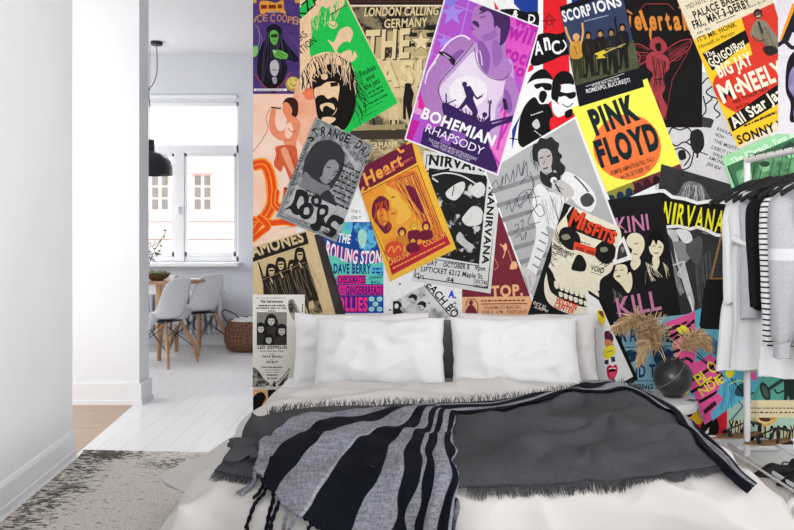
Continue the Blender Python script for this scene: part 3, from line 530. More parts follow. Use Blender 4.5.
p.hair('#8c2c34', .9, 22, '394,180 416,172', '414,212 440,236', 3, 4); p.hair('#f2b04a', .8, 16, '392,182 416,174', '410,204 436,232', 3, 7); p.Q(MR, '406,186 414,188 420,200 424,214 416,206 410,196'); p.L(MR, 1.2, '391.5,198 394.5,196.5'); p.L('#8c2c34', .8, '389,200 388,208 391,210', True); p.L('#8c2c34', 1, '391,214 395,213', True)
p.Q(MR, '373,203 380,196 388,200 389,210 385,216 392,226 386,234 378,226 372,216'); p.Q('#e9953c', '377,212 382,208 387,212 388,220 384,226 379,222'); p.L(MR, 1, '380,216 383,215'); p.L(MR, .9, '382,222 386,221'); p.hair('#c8582c', .8, 12, '375,204 386,200', '374,222 392,230', 3, 9)
for x, y in ((402, 232), (414, 226), (426, 226), (413, 241)): p.E(MR if y > 230 or x > 420 else '#d99a38', x, y, 4.4, 5); p.E('#efb84a', x, y + 1, 2.4, 3); p.L(MR, .6, [(x - 1.4, y), (x + 1.4, y)]); p.Q(MR if x > 405 else '#c97e30', [(x - 6, y + 6), (x, y + 4), (x + 6, y + 5), (x + 6, y + 13), (x - 5, y + 14)])
p.E('#d94f36', 394, 249.5, 9.6, 8.4, -20); p.L('#f2b04a', 1, '388,252 392,246 394,252 398,246 401,250', True)
p.P('#b8283a', '387.5,260.5 444.5,231.5 450.4,244 392,275'); p.T('#f0a848', 'CAROLINA', 389.5, 265.5, 410.5, 255, 5, .03); p.T('#f0a848', 'COLISEUM', 424.5, 247.4, 446, 236.5, 5, .03); p.D('#f0a848', 393, 269, 445, 243, 1.3, 6)
p.Q(MR, '406,246 414,242 420,247 417,252 408,252'); p.done()

p = Poster('grey_swirl_poster', 'silver grey poster with swirling black lettering under a long-haired portrait', 'poster', '315.8,117.3 373.2,145.2 336.2,242.2 276.2,216.6', '#96989a', PO)
p.L('#5d5f61', .8, '318,120.5 370,146 335,238.6 279.5,215', closed=True); p.P('a5a7a9|6b6d6f|34|.5|.06', '318.5,122 368.5,146.8 334.5,237 281,214')
KD = '#232426'
def arc(pp, txt, pth, h, bold=.04, col=KD):
    q = cat_rom([(x, y, 0) for x, y in pts(pth)], 8); L_ = [0]
    for i in range(1, len(q)): L_.append(L_[-1] + (q[i] - q[i - 1]).length)
    step = L_[-1] / len(txt)
    def at(d):
        for i in range(1, len(q)):
            if L_[i] >= d: u = (d - L_[i - 1]) / max(1e-6, L_[i] - L_[i - 1]); return q[i - 1].lerp(q[i], u)
        return q[-1]
    for i, ch in enumerate(txt):
        if ch == ' ': continue
        a, b = at(i * step + step * .08), at((i + 1) * step - step * .08); pp.T(col, ch, a.x, a.y, b.x, b.y, h, bold, 0, None, i == 0)
arc(p, 'STRANGE DAYS', '311.5,143 318,136 330,137 344,142 356,148 364,157 366,166', 8.6)
arc(p, 'ELEKTRA RECORDS', '293,186 299,170 305,154 311,143', 3.6, .02)
p.Q('#35373a', '309,152 316,143 327,140 337,143 343,150 345,158 342,172 336,182 330,190 318,196 306,192 303,178 304,164'); p.Q('7c7e80|a4a6a8|8|.5|.3', '322,157 330,156 337,162 339,168 334,178 326,184 320,178 321,166'); p.Q('#35373a', '310,152 322,146 334,150 340,160 330,160 324,168 322,176 314,178 308,166')
p.Q('6a6c6e|8b8d8f|6|.5|.3', '305,172 312,178 322,184 330,186 326,194 314,200 304,196 300,188'); p.L(KD, 1, '327,167 331,168'); p.L(KD, 1, '335,171 338,172'); p.L('#4b4d4f', .8, '334,171 335,175 332,176', True); p.L('#4b4d4f', 1, '328,180 333,180.5')
for i in range(9): p.D('#2c2d2f', 341 - i * 1.6, 165 + i * 5.2, 360 - i * 1.7, 173.6 + i * 5.2, 1.8, i + 30)
p.hair('#c3c5c7', .6, 14, '343,148 352,160', '352,162 364,172', 3, 6); p.L('#cfd1d3', .8, '296,186 318,197 352,213', False); p.Q('#35373a', '320,196 328,190 334,198 336,208 320,202')
BL = 'c2c4c6|9fa1a3|20|.5|.2'
p.P(BL, '296,187 352,214 343,236 284,213'); p.T(KD, 'THE', 303, 197, 316, 202, 8, .02)
p.Q(KD, '297,190 304,190 309,196 307,207 299,215 293,213 290,209 284,210 292,204 295,196'); p.Q(BL, '300,197 303,197 304,203 299,209 297,204')
p.Q(KD, '304,204 311,203 314,210 310,218 303,219 299,213 300,207'); p.Q(BL, '305,208 309,208 309,214 304,214'); p.Q(KD, '313,196 319,195 322,201 319,207 314,206 311,201'); p.Q(BL, '315,199 318,199 318,203 315,203')
p.Q(KD, '320,205 328,206 328,214 324,219 328,228 322,226 320,230 314,231 310,225 316,222 317,212'); p.Q(BL, '321,209 325,210 324,214 320,214'); p.Q(KD, '332,215 341,217 345,221 340,225 335,221 331,225 337,231 333,237 327,236 322,231 328,233 330,230 326,224'); p.done()

p = Poster('magenta_film_poster', 'big tilted purple and magenta film poster of a man in a white vest, white border', 'poster', '446.4,-9.2 540,27 497.8,176 404.2,139.8', '#f3eef6', PO)
inn = [(447.4, -7.4), (538.2, 27.9), (497.0, 173.9), (406.1, 138.7)]
p.clipc = inn
p.P('a45ad0|c44fc4|3|.5|.3', inn); p.P('d24ec0|e05cc0|3|.5|.3', '500,0 545,25 530,90 500,60')
for q in ('423,50 462,66', '440,0 520,30', '448,-10 430,60', '470,-4 455,60', '486,4 478,30', '428,30 470,46'): p.L('#b98ce8', 1, q)
p.P('#a78df0', st(452, 14, 13)); p.P('#a78df0', st(444, 42, 8)); p.P('#8f7de6', '447,-9 462,-3 450,8 444,4')
for t, x, y, w, h in (('we', 512, 24, 27, 14), ('will', 506, 37, 30, 16), ('rock', 503, 58, 32, 14), ('you', 506, 72, 26, 12)): p.T('#b62aa6', t, x, y, x + w * .95, y + w * .33, h, .06)
p.P('#e87cc8', '497,116 520,92 528,100 500,172 484,168'); p.L('#c43ab0', 2.6, '506,108 497,150'); p.L('#c43ab0', 2.6, '517,104 500,140'); p.L('#c43ab0', 2.4, '490,150 500,166')
p.P('#c81f9e', '408,118 420,122 412,141 402,138'); p.P('#e59ad6', '414,98 424,104 421,116 410,112'); p.P('#e0289c', '419,94 430,100 426,112 418,108')
SKN, SK2, HR = '#b07cbf', '#8c5aa6', '#46285c'
p.Q(SKN, '461,37 466,36 476,42 484,50 486,62 470,86 450,108 442,124 432,118 424,104 421,90 426,72 440,54 447,45'); p.L('#f1e6f4', 1.6, '428,72 438,56 447,44 455,38 463,36 470,40', True); p.L('#f1e6f4', 1.2, '425,84 428,72 436,62', True)
p.Q(SK2, '452,56 462,50 470,58 464,72 454,64'); p.Q(SKN, '477,44 486,42 494,34 504,36 506,56 512,70 506,82 490,86 476,74 474,56'); p.Q(SK2, '476,44 484,44 490,58 486,76 478,66'); p.Q('#9a68b2', '492,42 500,44 502,60 494,66')
p.Q(SKN, '473,26 471,22 472,16 474,9 480,5 492,4 502,12 506,22 502,34 494,40 484,42 475,38 472,33 473,29'); p.Q(HR, '479,9 486,5 498,6 508,14 510,26 506,40 500,46 500,34 497,26 494,28 493,18 489,12 482,12')
p.Q('#9a68b2', '482,36 492,32 496,28 498,34 492,40 484,41'); p.E(SKN, 498, 31, 2.4, 3.2); p.L(HR, 1.3, '479,14 485,12'); p.L(HR, 1, '480,18 485,17'); p.Q(HR, '472,23 474,21 478,23 479,28 475,26'); p.L(HR, 1, '471,29 474,30'); p.L('#e9dcf0', 1, '479.5,51 481,57 482,66', True)
VS = 'd8bfe0|e9dcec|3|.45|.2'
p.Q('#c3a0d2', '473,44 478,48 478,62 486,74 499,80 508,78 512,68 507,60 512,62 514,84 508,96 500,110 496,140 470,140 446,130 442,108 438,86 452,66'); p.Q(VS, '474,52 480,68 490,78 502,82 508,80 504,92 496,106 492,126 470,130 448,120 442,100 440,88 454,72')
p.E('#f3eaf2', 468, 92, 19, 16); p.L(HR, .9, '473,44 460,60 439,85 443,106', True); p.L(HR, .7, '474,48 478,66 490,78 502,80 509,74', True); p.L(HR, .7, '508,80 505,96 498,108', True)
p.Q(SKN, '508,76 514,80 518,92 518,106 513,116 506,112 503,98 504,86'); p.Q(SK2, '504,90 510,96 512,110 506,112'); p.P('#2f1f3d', '502,98 506,100 508,110 504,110'); p.Q('#2f1f3d', '439,52 446,53 455,60 453,66 447,58 440,55'); p.L('#e9dcf0', .8, '443,54 450,59')
DP = '#38225a'
p.Q(DP, '442,104 452,106 462,112 472,116 482,122 490,116 492,124 512,118 515,121 492,129 488,142 496,172 450,152 424,140 434,128 444,124'); p.P(DP, '424,128 492,150 484,172 420,146')
p.E(DP, 464.4, 84.6, 2.6, 2.6); p.P(DP, '463,87 470,86 474,93 473,99 478,112 476,119 473,118 472,112 466,105 461,110 457,110 463,102 466,97'); p.L(DP, 1.8, '472,93 477,99 482,96'); p.L(DP, .8, '479,99 483,94')
r = random.Random(5)
for i in range(17): xx = 443 + i * 2.6; yy = 107 + i * .9; p.E(DP, xx, yy, 1.3, 1.5, 0, 8, i == 0); p.L(DP, .9, [(xx, yy), (xx + r.uniform(-2, 2), yy - r.uniform(3, 7))], False, False)
p.L(DP, 1.4, '446,104 446,94'); p.L(DP, 1.1, '447,104 456,100'); p.E(DP, 484.5, 115, 2.6); p.L(DP, 1.8, '489,120 489.5,108 490,101'); p.L(DP, 1, '491,104 491,100'); p.L(DP, 1, '488,104 488,100'); p.L(DP, 2.4, '484,124 500,120 516,116')
p.T('#faf7fb', 'BOHEMIAN', 420.3, 117.8, 492.5, 146.2, 10.6, .05); p.P('#8454ac', '442,134 452,138 450,146 440,142'); p.P('#8454ac', '452,130 466,134 464,146 450,142')
p.T('#efe6f4', 'RHAPSODY', 424.6, 131.5, 481.5, 155.5, 8.2, .0); p.T('#cdbcdc', 'THE ONE THING MORE EXTRAORDINARY', 428, 141, 476, 161, 3, .01); p.T('#cdbcdc', 'THAN THEIR MUSIC IS HIS STORY', 431, 146, 470, 162, 3, .01); p.done()

p = Poster('white_band_leaflet', 'small upright white leaflet with a grey photo of four long-haired people', 'poster', '253,294.5 305,294.5 305,386.5 253,386.5', '#eceae0', PO)
p.P('#8b897f', '257,312 287,312 287,345 257,345')
for x, y, r_ in ((271.5, 320, 4.6), (261, 328, 4.2), (282, 330, 4.6), (269, 339, 4)): head(p, '#cfcdc2', '#23211f', x, y, r_, True); p.Q('#3a3835', [(x - 6, y + 9), (x, y + 6), (x + 6, y + 9), (x + 6, y + 20), (x - 6, y + 20)])
p.clipc = [(253, 294.5), (305, 294.5), (305, 386.5), (253, 386.5)]
p.P('#eceae0', '253,345 305,345 305,365 253,365'); p.P('#eceae0', '253,306 257,306 257,345 253,345'); p.P('#eceae0', '287,320 305,320 305,346 287,346')
p.D('#888', 256, 298.2, 286, 298.2, .6, 3); p.T('#1d1c1b', 'The Aerodrome', 260.5, 302.6, 283, 302.6, 2.7, .04); p.D('#333', 259, 306, 285, 306, 1.2, 7); p.T('#222', 'SATURDAY, MAY 10, 1969', 256.5, 309, 286.5, 309, 1.9, .04); p.D('#333', 268, 311.4, 276, 311.4, 1, 7)
p.T('#1d1c1b', 'LED ZEPPELIN', 258, 348.6, 287, 348.6, 3, .045); p.T('#333', 'Good Times Bad Times', 260, 351.6, 284, 351.6, 1.7, .02); p.T('#333', 'plus', 270, 354.6, 274.6, 354.6, 1.2, .02); p.T('#1d1c1b', 'PAPA BEARS', 262.5, 357.5, 282.5, 357.5, 2.3, .035); p.T('#333', 'and', 270.6, 359.8, 274, 359.8, 1, .02); p.T('#1d1c1b', 'SPIRIT', 266.5, 363, 278.5, 363, 2.3, .035)
p.D('#555', 262, 367.6, 283, 367.6, 1.2, 4); p.D('#888', 265, 370, 280, 370, .7, 5); p.D('#888', 266, 372.4, 279, 372.4, .7, 5); p.D('#333', 267, 375.4, 278, 375.4, 1.2, 7); p.D('#333', 267.6, 378.6, 277, 378.6, 1.2, 8)
p.Q('b0aea4|3a3835|30|.5|.08', '289,300 294,300 298,308 302,316 300,322 294,320 289,310'); p.L('#3a3835', 1, '290,300 296,310 300,321', True); p.D('#555', 303.3, 321, 303.3, 303, 1.2, 6)
p.Q('b0aea4|3a3835|30|.45|.08', '253,368 258,370 264,378 270,384 262,386.5 253,386.5'); p.Q('b0aea4|3a3835|30|.45|.08', '278,386 284,378 289,372 290,368 286,382'); p.Q('#3a3835', '273,386 274.5,380 276,386'); p.L('#3a3835', .8, '270,386 280,380 290,368', True)
p.done()

p = Poster('skull_poster', 'black poster with a large cream skull and orange-red title, tilted right', 'poster', '564,202.7 624.5,229.6 598,335 527,316', '#1b1a1a', PO)
BN = '#ebe4cd'
p.Q(BN, '566,214 572,206 590,210 606,217 618,226 621,240 617,252 614,262 610,272 600,280 598,296 588,315 570,314 552,306 545,296 544,282 547,270 551,258 552,240 557,226')
p.Q('#1b1a1a', '560,230 568,227 578,234 580,244 574,250 566,248 559,240'); p.Q('#1b1a1a', '598,244 606,240 614,246 615,256 607,264 598,260 593,252'); p.Q('#1b1a1a', '573,262 577,255 582,256 586,264 584,271 576,271 571,269')
p.hair('#1b1a1a', .7, 26, '556,226 552,246 549,262', '562,240 560,250 553,266', 3, 4); p.hair('#1b1a1a', .7, 20, '616,246 612,262', '606,256 600,268', 4, 8)
p.Q('#1b1a1a', '546,266 552,272 556,281 566,288 580,293 592,294 603,288 604,294 596,302 586,307 570,303 556,296 549,288')
for i in range(9):
    x = 554 + i * 5; y = 281 + i * 1.8 - (i > 6) * 2 * (i - 6); p.Q(BN, [(x, y), (x + 4.2, y + 1.4), (x + 4, y + 7.4), (x + .6, y + 6.4)])
    if 0 < i < 8: p.Q(BN, [(x - .6, y + 9), (x + 3.2, y + 10), (x + 3, y + 14), (x, y + 13.4)])
p.L('#1b1a1a', .8, '577,258 578,268'); p.Q('#8b8674', '561,236 567,234 570,238 564,240'); p.Q('#8b8674', '600,248 606,247 607,251 601,252')
OR = '#e2492a'
p.P('#1b1a1a', '566,216 573,206 616,226 613,244 592,238 568,228')
p.Q(BN, '574,207 592,212 612,222 616,230 600,226 584,218')
for ch, x, y, w, h in (('M', 567.5, 224.5, 11.5, 16), ('I', 580, 229, 2.6, 11), ('S', 583.6, 231.5, 6.4, 11), ('F', 591, 234.6, 5.6, 11.5), ('I', 597.4, 237, 2.4, 11), ('T', 600, 239, 6.4, 11.5), ('S', 606.4, 241.5, 6.4, 11.5)):
    p.T('#5c1a10', ch, x + .5, y + .6, x + w + .5, y + w * .4 + .6, h, .07); p.T(OR, ch, x, y, x + w, y + w * .38, h, .065)
p.P(OR, '574,241.5 596,248.6 594,256 572.6,249'); p.D('#a53222', 575, 249.5, 593, 255.4, 3.6, 5); p.D('#222', 580, 242.4, 590, 245.4, 1, 6)
p.T('#1b1a1a', 'GOVERNMENT', 551.5, 247.5, 572.5, 257, 3.4, .05); p.T('#1b1a1a', 'ISSUE', 556, 253.5, 566, 258, 3, .04); p.T('#1b1a1a', 'VOID', 589.6, 269.6, 602.6, 273.6, 5.2, .03); p.L('#1b1a1a', .5, '590,272 601,275')
p.T(OR, 'WILSON', 554.5, 302, 575.4, 309.8, 5.6, .055); p.T(OR, 'CENTER', 553.4, 306.8, 573, 314, 5.4, .055); p.D('#222', 552, 310.6, 572, 318, 1.3, 3); p.T('#e6e2d6', 'OCT 22', 532.5, 303.6, 545, 308.6, 3, .03); p.T('#e6e2d6', '6:30PM', 534, 307.6, 547, 312.4, 2.6, .03); p.done()
p = Poster('torn_paper_corner', 'white-edged torn paper corner with a small dark photo beside the skull poster', 'paper scrap', '623,236 632,259 613,265 616,246', '#f3f1ec', PO); p.P('#3a3836', '622,242 627,256 616,260 618,247'); p.Q('#8d8a84', '620,247 624,248 622,253'); p.done()

p = Poster('light_blue_poster', 'light blue poster with worn navy capitals behind the dried grass vase', 'poster', '612,322 706,312 706,396 612,396', '#84b2c4', PO)
p.clipc = [(612, 322), (706, 312), (706, 396), (612, 396)]
WN = '1e3a58|4c7490|26|.62|.05'
for ch, x, w in (('R', 619.5, 7), ('A', 629, 7), ('M', 638, 9), ('O', 648.5, 7), ('N', 657, 6.5), ('E', 665, 5.5), ('S', 672.5, 5)): p.T(WN, ch, x, 341, x + w, 340.6, 15.5, .06)
p.D('#33546e', 620, 348, 680, 346, 1.2, 8); p.Q(WN, '652,350 662,347 672,352 670,362 656,364'); p.Q(WN, '624,352 634,350 638,358 628,362')
p.T(WN, 'AND THE', 622, 377, 668, 376, 12, .05); p.D('#33546e', 624, 381, 664, 381, 1, 9); p.T('#1e3a52', 'TALKING HEADS', 618.5, 388.6, 680, 388.6, 4.8, .04, .15); p.D('#33546e', 620, 393, 664, 393, .9, 10); p.done()

p = Poster('red_record_poster', 'red poster with a black shape and yellow patches just above the floor', 'poster', '672,396 727,396 727,438.5 672,438.5', '#d31f30', PO)
p.Q('#f0be2c', '680,400 694,402 704,414 700,424 688,420 678,410'); p.Q('#16110f', '702,424 707,415 715,416 719,426 716,436 705,439 700,432'); p.E('#e8e4da', 707, 432, 1.6, 2.6, 40); p.L('#e8e4da', .9, '705,434 709,428')
p.P('#f0be2c', '696,408 704,404 708,412 700,418'); p.Q('#16110f', '684,410 690,406 693,414 688,417')
for x, y in ((713, 421), (720, 420), (720, 428), (723, 434), (716, 418)): p.E('#7a2c14', x, y, 1)
p.done()
p = Poster('pale_teal_poster', 'pale teal poster with tall cream-shadowed black letters near the floor', 'poster', '727,380 865,380 865,438.5 727,438.5', '#b2d0c0', PO)
for ch, x, w in (('Y', 728.5, 5.5), ('O', 734.6, 4.2), ('U', 739.6, 4.4), ('R', 744.8, 4.4), ('B', 757.6, 4.6), ('L', 764.4, 4), ('O', 769.4, 4.6), ('O', 776, 4.6), ('D', 783, 4.6), ('Y', 790, 4.6)):
    y = 435 if x < 750 else 440; p.T('#f0d9a2', ch, x + 1, y + .8, x + w + 1, y + .8, 14, .08); p.T('#181614', ch, x, y, x + w, y, 14, .05)
p.E('#e8b45a', 765, 414, 13, 12); p.E('#f0d9a2', 765, 413, 11, 10.4); p.Q('#5a3424', '757,410 766,406 772,412 770,421 760,420'); p.Q('#d08a48', '770,412 775,410 775,418 770,420'); p.T('#181614', ',', 752, 426, 754.5, 426, 12, .08); p.done()
p = Poster('teal_trumpet_poster', 'teal poster of a dark figure blowing a trumpet above a cream caption band', 'poster', '749,352 865,352 865,405 749,405', '#5fae9e', PO)
for i in range(8): p.L('#3f8578', .7, [(751 + i * 13, 405), (775 + i * 16, 352)])
p.Q('#e8e6b0', '762,362 766,367 764,369'); p.Q('#e8e6b0', '768,361 771,368 769,369'); p.Q('#e8e6b0', '752,381 755,383 753,386'); p.P('#e8e6b0', st(754, 384, 2.5))
DKT = '#25332f'
p.E(DKT, 765, 391.5, 4.6, 9.6, -20); p.E('#4a5d56', 765, 391.5, 2.8, 7, -20); p.P(DKT, '767,388 787,375 790,377 769,391'); p.L(DKT, 1.6, '774,389 778,393 788,387 786,382', True); p.L('#4a5d56', 1, '770,389 787,378'); p.E(DKT, 785, 372, 4, 5.5); p.Q(DKT, '784,377 792,374 802,384 806,405 792,405 788,396 786,405 783,405 784,392')
p.Q('#4a5d56', '787,374 791,371 794,378 790,380'); p.P('#efe0b4', '749,405 865,405 865,400 749,400'); p.done()
p = Poster('cream_caption_strip', 'cream strip with two lines of black type under the trumpet picture', 'poster', '749,404.6 865,404.6 865,417.5 749,417.5', '#e8dcb2', PO)
p.D('#4a4234', 751, 408.6, 862, 408.6, 1.1, 3, .5); p.D('#4a4234', 751, 413, 862, 413, 1.2, 4, .5); p.done()

p = Poster('striped_collage_poster', 'pink and black striped collage poster with yellow scrawl and a blue denim figure', 'poster', '664,323 700,308 757,340 758,380 753,392 704,424 692,398 676,360', '#60b8d4', PO, conv=[(664, 305), (760, 305), (760, 425), (664, 425)])
PKS = '#ee5b9e'
p.P(PKS, '664,323 694,311 696,336 694,362 712,350 740,396 704,424 696,400 676,362'); p.L('#b4e04a', 1.2, '664.5,324 678,362')
for q in ('666,332 676,326 684,328 694,320', '670,342 682,334 690,338 697,332', '672,352 684,348 694,346', '678,362 686,358 692,362', '686,384 700,374 712,366 716,360', '690,392 704,384 716,378 722,372', '698,402 712,394 722,388', '702,412 712,406 722,400', '667,338 680,331 690,330'): p.L('#171314', 3, q, True)
p.P('#60b8d4', '694,318 720,308 760,340 760,372 724,380 712,352 696,362'); p.Q('3f8fb0|7ccfe4|10|.5|.15', '700,322 716,318 724,340 720,360 706,350 698,336'); p.Q('#3c7f9c', '706,334 720,346 718,356 704,346'); p.Q('#8ad4e6', '716,330 730,326 736,346 728,362 720,350')
p.L('#174054', 1, '696,352 716,372 742,406 730,420'); p.L('#11181d', 1.4, '696,356 720,374 744,396 753,392', False); p.L('#2c6c88', 1, '722,340 728,366 738,386', True); p.hair('#2c6c88', .7, 12, '712,330 742,350', '718,360 750,378', 4, 7); p.P('#60b8d4', '724,374 758,364 757,386 712,420 708,408 716,392')
p.hair('#2e7896', .8, 14, '722,384 744,372', '720,412 750,392', 4, 9); p.Q('#274a58', '736,386 744,382 748,390 742,396 734,394'); p.L('#11181d', 1, '724,370 738,388 750,402', False); p.L('#e8e23a', .8, '728,384 740,380 746,388', True)
YY = '#f2ea38'
p.T(YY, 'B', 699, 386, 706, 381, 12, .01); p.T(YY, 'L', 706, 381, 711, 377, 12, .01); p.T(YY, 'O', 711.5, 374, 718, 369, 12, .01); p.T(YY, 'N', 702, 396, 709, 391, 9, .01); p.T(YY, 'D', 710, 390, 716, 386, 9, .01); p.T(YY, 'I', 717, 385, 718.6, 384, 9, .01); p.T(YY, 'E', 720, 384, 725, 380, 9, .01); p.Q(YY, '724,372 730,369 734,373 728,378')
p.Q(YY, '676,328 683,325 689,331 684,335 679,333'); p.D('#20201a', 672, 330, 688, 322, 2.4, 3); p.Q('#f2c838', '685,380 689,386 686,394 683,388'); p.P(PKS, '698,410 716,392 722,398 704,420'); p.P('#3a1f2c', '702,410 714,400 716,404 704,414'); p.Q(PKS, '748,372 754,370 755,380 750,378')
p.done()

p = Poster('black_edged_poster', 'white poster with thick black slanted edge and small red lips emblem by the pillow', 'poster', '588,290 603,300 637.5,379 612,395 588,400', '#141414', PO)
p.clipc = [(580, 288), (598, 300), (632.5, 376), (608, 391), (580, 402)]
p.P('#f2f1f1', '586,288 598,300 632.5,376 607.5,390.5 586,402')
p.Q('#5a2140', '604,332 609,331 613,338 610,344 605,342'); p.Q('#d98a5a', '604,340 610,340 613,346 606,348'); p.Q('#f0e23c', '603,349 612,345 615,352 609,358 603,357'); p.L('#3a5a3c', .8, '606,352 612,350'); p.P('#26405e', '604,360 608,359 608,364 604,364'); p.P('#26405e', '610,357 614,356 615,361 611,362')
LP = '#d01f4a'
p.Q(LP, '606,368 609,364.5 612,366 615,364 617,368 616,374 613,379 610,380 607,376'); p.Q('#1c0c12', '608,369.4 611.5,367.6 615.4,368.6 613,371.6 609.6,372.4'); p.L('#f6f2f2', 1, '608.2,368.8 611.6,367.8 615.4,368.2', True); p.Q('#e8486c', '609,372.6 612.6,371.2 615,373 612.6,378.4 610,378.6'); p.L('#a01434', .5, '611.6,372 611.6,377')
p.Q('#f0d83c', '597,310 603,312 605,320 601,326 597,320'); p.Q('#7a3a1c', '598,312 602,311 603,318'); p.Q('#f4b8c8', '597,322 600,322 600,326'); p.done()
# ================================================================= the room
def struct(o): o['kind'] = 'structure'; return o
def wood_mat(key, a, b_, scale, plank, rough=.4, gap='#8d8f92', bumpy=.15, gapw=.012, along='Y'):
    """painted or oiled boards: plank joints from a brick pattern, grain from stretched noise"""
    m, nt, b = base_mat(key, rough, 0, .5)
    tc = N(nt, 'ShaderNodeTexCoord'); mp = N(nt, 'ShaderNodeMapping')
    if along == 'Y': mp.inputs['Rotation'].default_value = (0, 0, PI / 2)
    nt.links.new(tc.outputs['Object'], mp.inputs[0])
    br = N(nt, 'ShaderNodeTexBrick', Scale=1.0); br.inputs['Mortar Size'].default_value = gapw * plank; br.inputs['Brick Width'].default_value = 1.6; br.inputs['Row Height'].default_value = plank
    br.inputs['Color1'].default_value = (0, 0, 0, 1); br.inputs['Color2'].default_value = (1, 1, 1, 1); nt.links.new(mp.outputs[0], br.inputs['Vector'])
    m2 = N(nt, 'ShaderNodeMapping'); m2.inputs['Scale'].default_value = (1.5, 30, 1); nt.links.new(mp.outputs[0], m2.inputs[0])
    n = N(nt, 'ShaderNodeTexNoise', Scale=scale, Detail=4.0); nt.links.new(m2.outputs[0], n.inputs['Vector'])
    r = ramp(nt, n.outputs['Fac'], [(.32, rgb(a)), (.68, rgb(b_))])
    mx = N(nt, 'ShaderNodeMixRGB'); mx.inputs['Color2'].default_value = rgb(gap); nt.links.new(br.outputs['Fac'], mx.inputs['Fac']); nt.links.new(r.outputs[0], mx.inputs['Color1'])
    nt.links.new(mx.outputs[0], b.inputs['Base Color'])
    bp = N(nt, 'ShaderNodeBump', Strength=bumpy, Distance=.002); bp.invert = True; nt.links.new(br.outputs['Fac'], bp.inputs['Height']); nt.links.new(bp.outputs[0], b.inputs['Normal'])
    return m
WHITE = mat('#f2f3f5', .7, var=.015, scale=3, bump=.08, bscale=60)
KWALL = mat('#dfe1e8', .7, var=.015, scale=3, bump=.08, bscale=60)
TRIM = mat('#f4f5f7', .35, spec=.5, var=.01)
CEIL = mat('#eceaec', .8, var=.01)
FLOOR_W = wood_mat('white_floorboards', '#eceded', '#f6f6f6', 3, .13, .3, '#c4c6c9')
FLOOR_O = wood_mat('oak_floorboards', '#a58a73', '#cbb39c', 5, .11, .4, '#8a6a50', along='X')
H = 3.2
def wall(name, a, b, z0, z1, th, m, side=1):
    """straight wall from ground point a to b, thickness on one side"""
    a = Vector((a[0], a[1], 0)); b = Vector((b[0], b[1], 0)); d = (b - a).normalized(); n = Vector((-d.y, d.x, 0)) * th * side
    v = [a, b, b + n, a + n]; V = [Vector((p.x, p.y, z)) for z in (z0, z1) for p in v]
    f = [(0, 1, 2, 3), (4, 5, 6, 7), (0, 1, 5, 4), (1, 2, 6, 5), (2, 3, 7, 6), (3, 0, 4, 7)]
    mb = MB(); mb.add(V, f); return struct(mb.build(name, m, smooth=False))
WE = (253 - CX) / S
# back wall with the posters
wall('wall_back', (WE, WALL_D), (3.1, WALL_D), 0, H, .14, WHITE)
wall('baseboard_back', (WE, WALL_D - .012), (3.1, WALL_D - .012), 0, .054, .0115, TRIM)
wall('wall_right', (3.1, WALL_D + .14), (3.1, 3.7), 0, H, .12, WHITE)
# left wall, running towards the camera
LA, LB_ = Vector((-1.774, 4.22, 0)), Vector((-1.705, 3.273, 0)); ld = (LB_ - LA).normalized(); LC = LA + ld * 7.7
wall('wall_left', LA, LC, 0, H, .12, WHITE, -1)
ln = Vector((ld.y, -ld.x, 0)) * -1
def lbase():
    mb = MB(); n = -Vector((ld.y, -ld.x, 0)); n = n if n.x > 0 else -n
    prof = [(0, 0), (.02, 0), (.02, .03), (.014, .036), (.014, .118), (.008, .138), (0, .142)]
    rows = [[P0 + n * (x + .0008) + Vector((0, 0, z)) for x, z in prof] for P0 in (LA, LC)]; mb.grid(rows)
    mb.add(rows[0], [tuple(range(len(prof)))]); return struct(mb.build('baseboard_left', TRIM, smooth=False))
lbase()
# partition end wall across the passage
PXE = -1.84
wall('wall_passage', (-4.2, 5.51), (PXE, 5.51), 0, H, .21, WHITE)
mb = MB(); mb.box((-4.2, 5.478, 0), (PXE + .03, 5.509, .028)); mb.box((-4.2, 5.49, .028), (PXE + .02, 5.509, .15))
mb.box((PXE + .001, 5.5095, 0), (PXE + .03, 5.74, .028)); mb.box((PXE + .001, 5.5095, .028), (PXE + .02, 5.74, .15)); struct(mb.build('baseboard_passage', TRIM, smooth=False))
wall('wall_passage_side', (-4.2, 4.1), (-4.2, 5.72), 0, H, .12, WHITE)
# behind the viewer: unseen parapets and lintels, added to trim sky light from the open sides
wall('light_parapet_front', (-2.3, -3.5), (3.1, -3.5), 0, .95, .12, WHITE, -1); wall('light_lintel_front', (-2.3, -3.5), (3.1, -3.5), 2.85, H, .12, WHITE, -1)
wall('light_parapet_right', (3.1, 3.7), (3.1, -3.5), 0, .95, .12, WHITE); wall('light_lintel_right', (3.1, 3.7), (3.1, -3.5), 2.85, H, .12, WHITE)
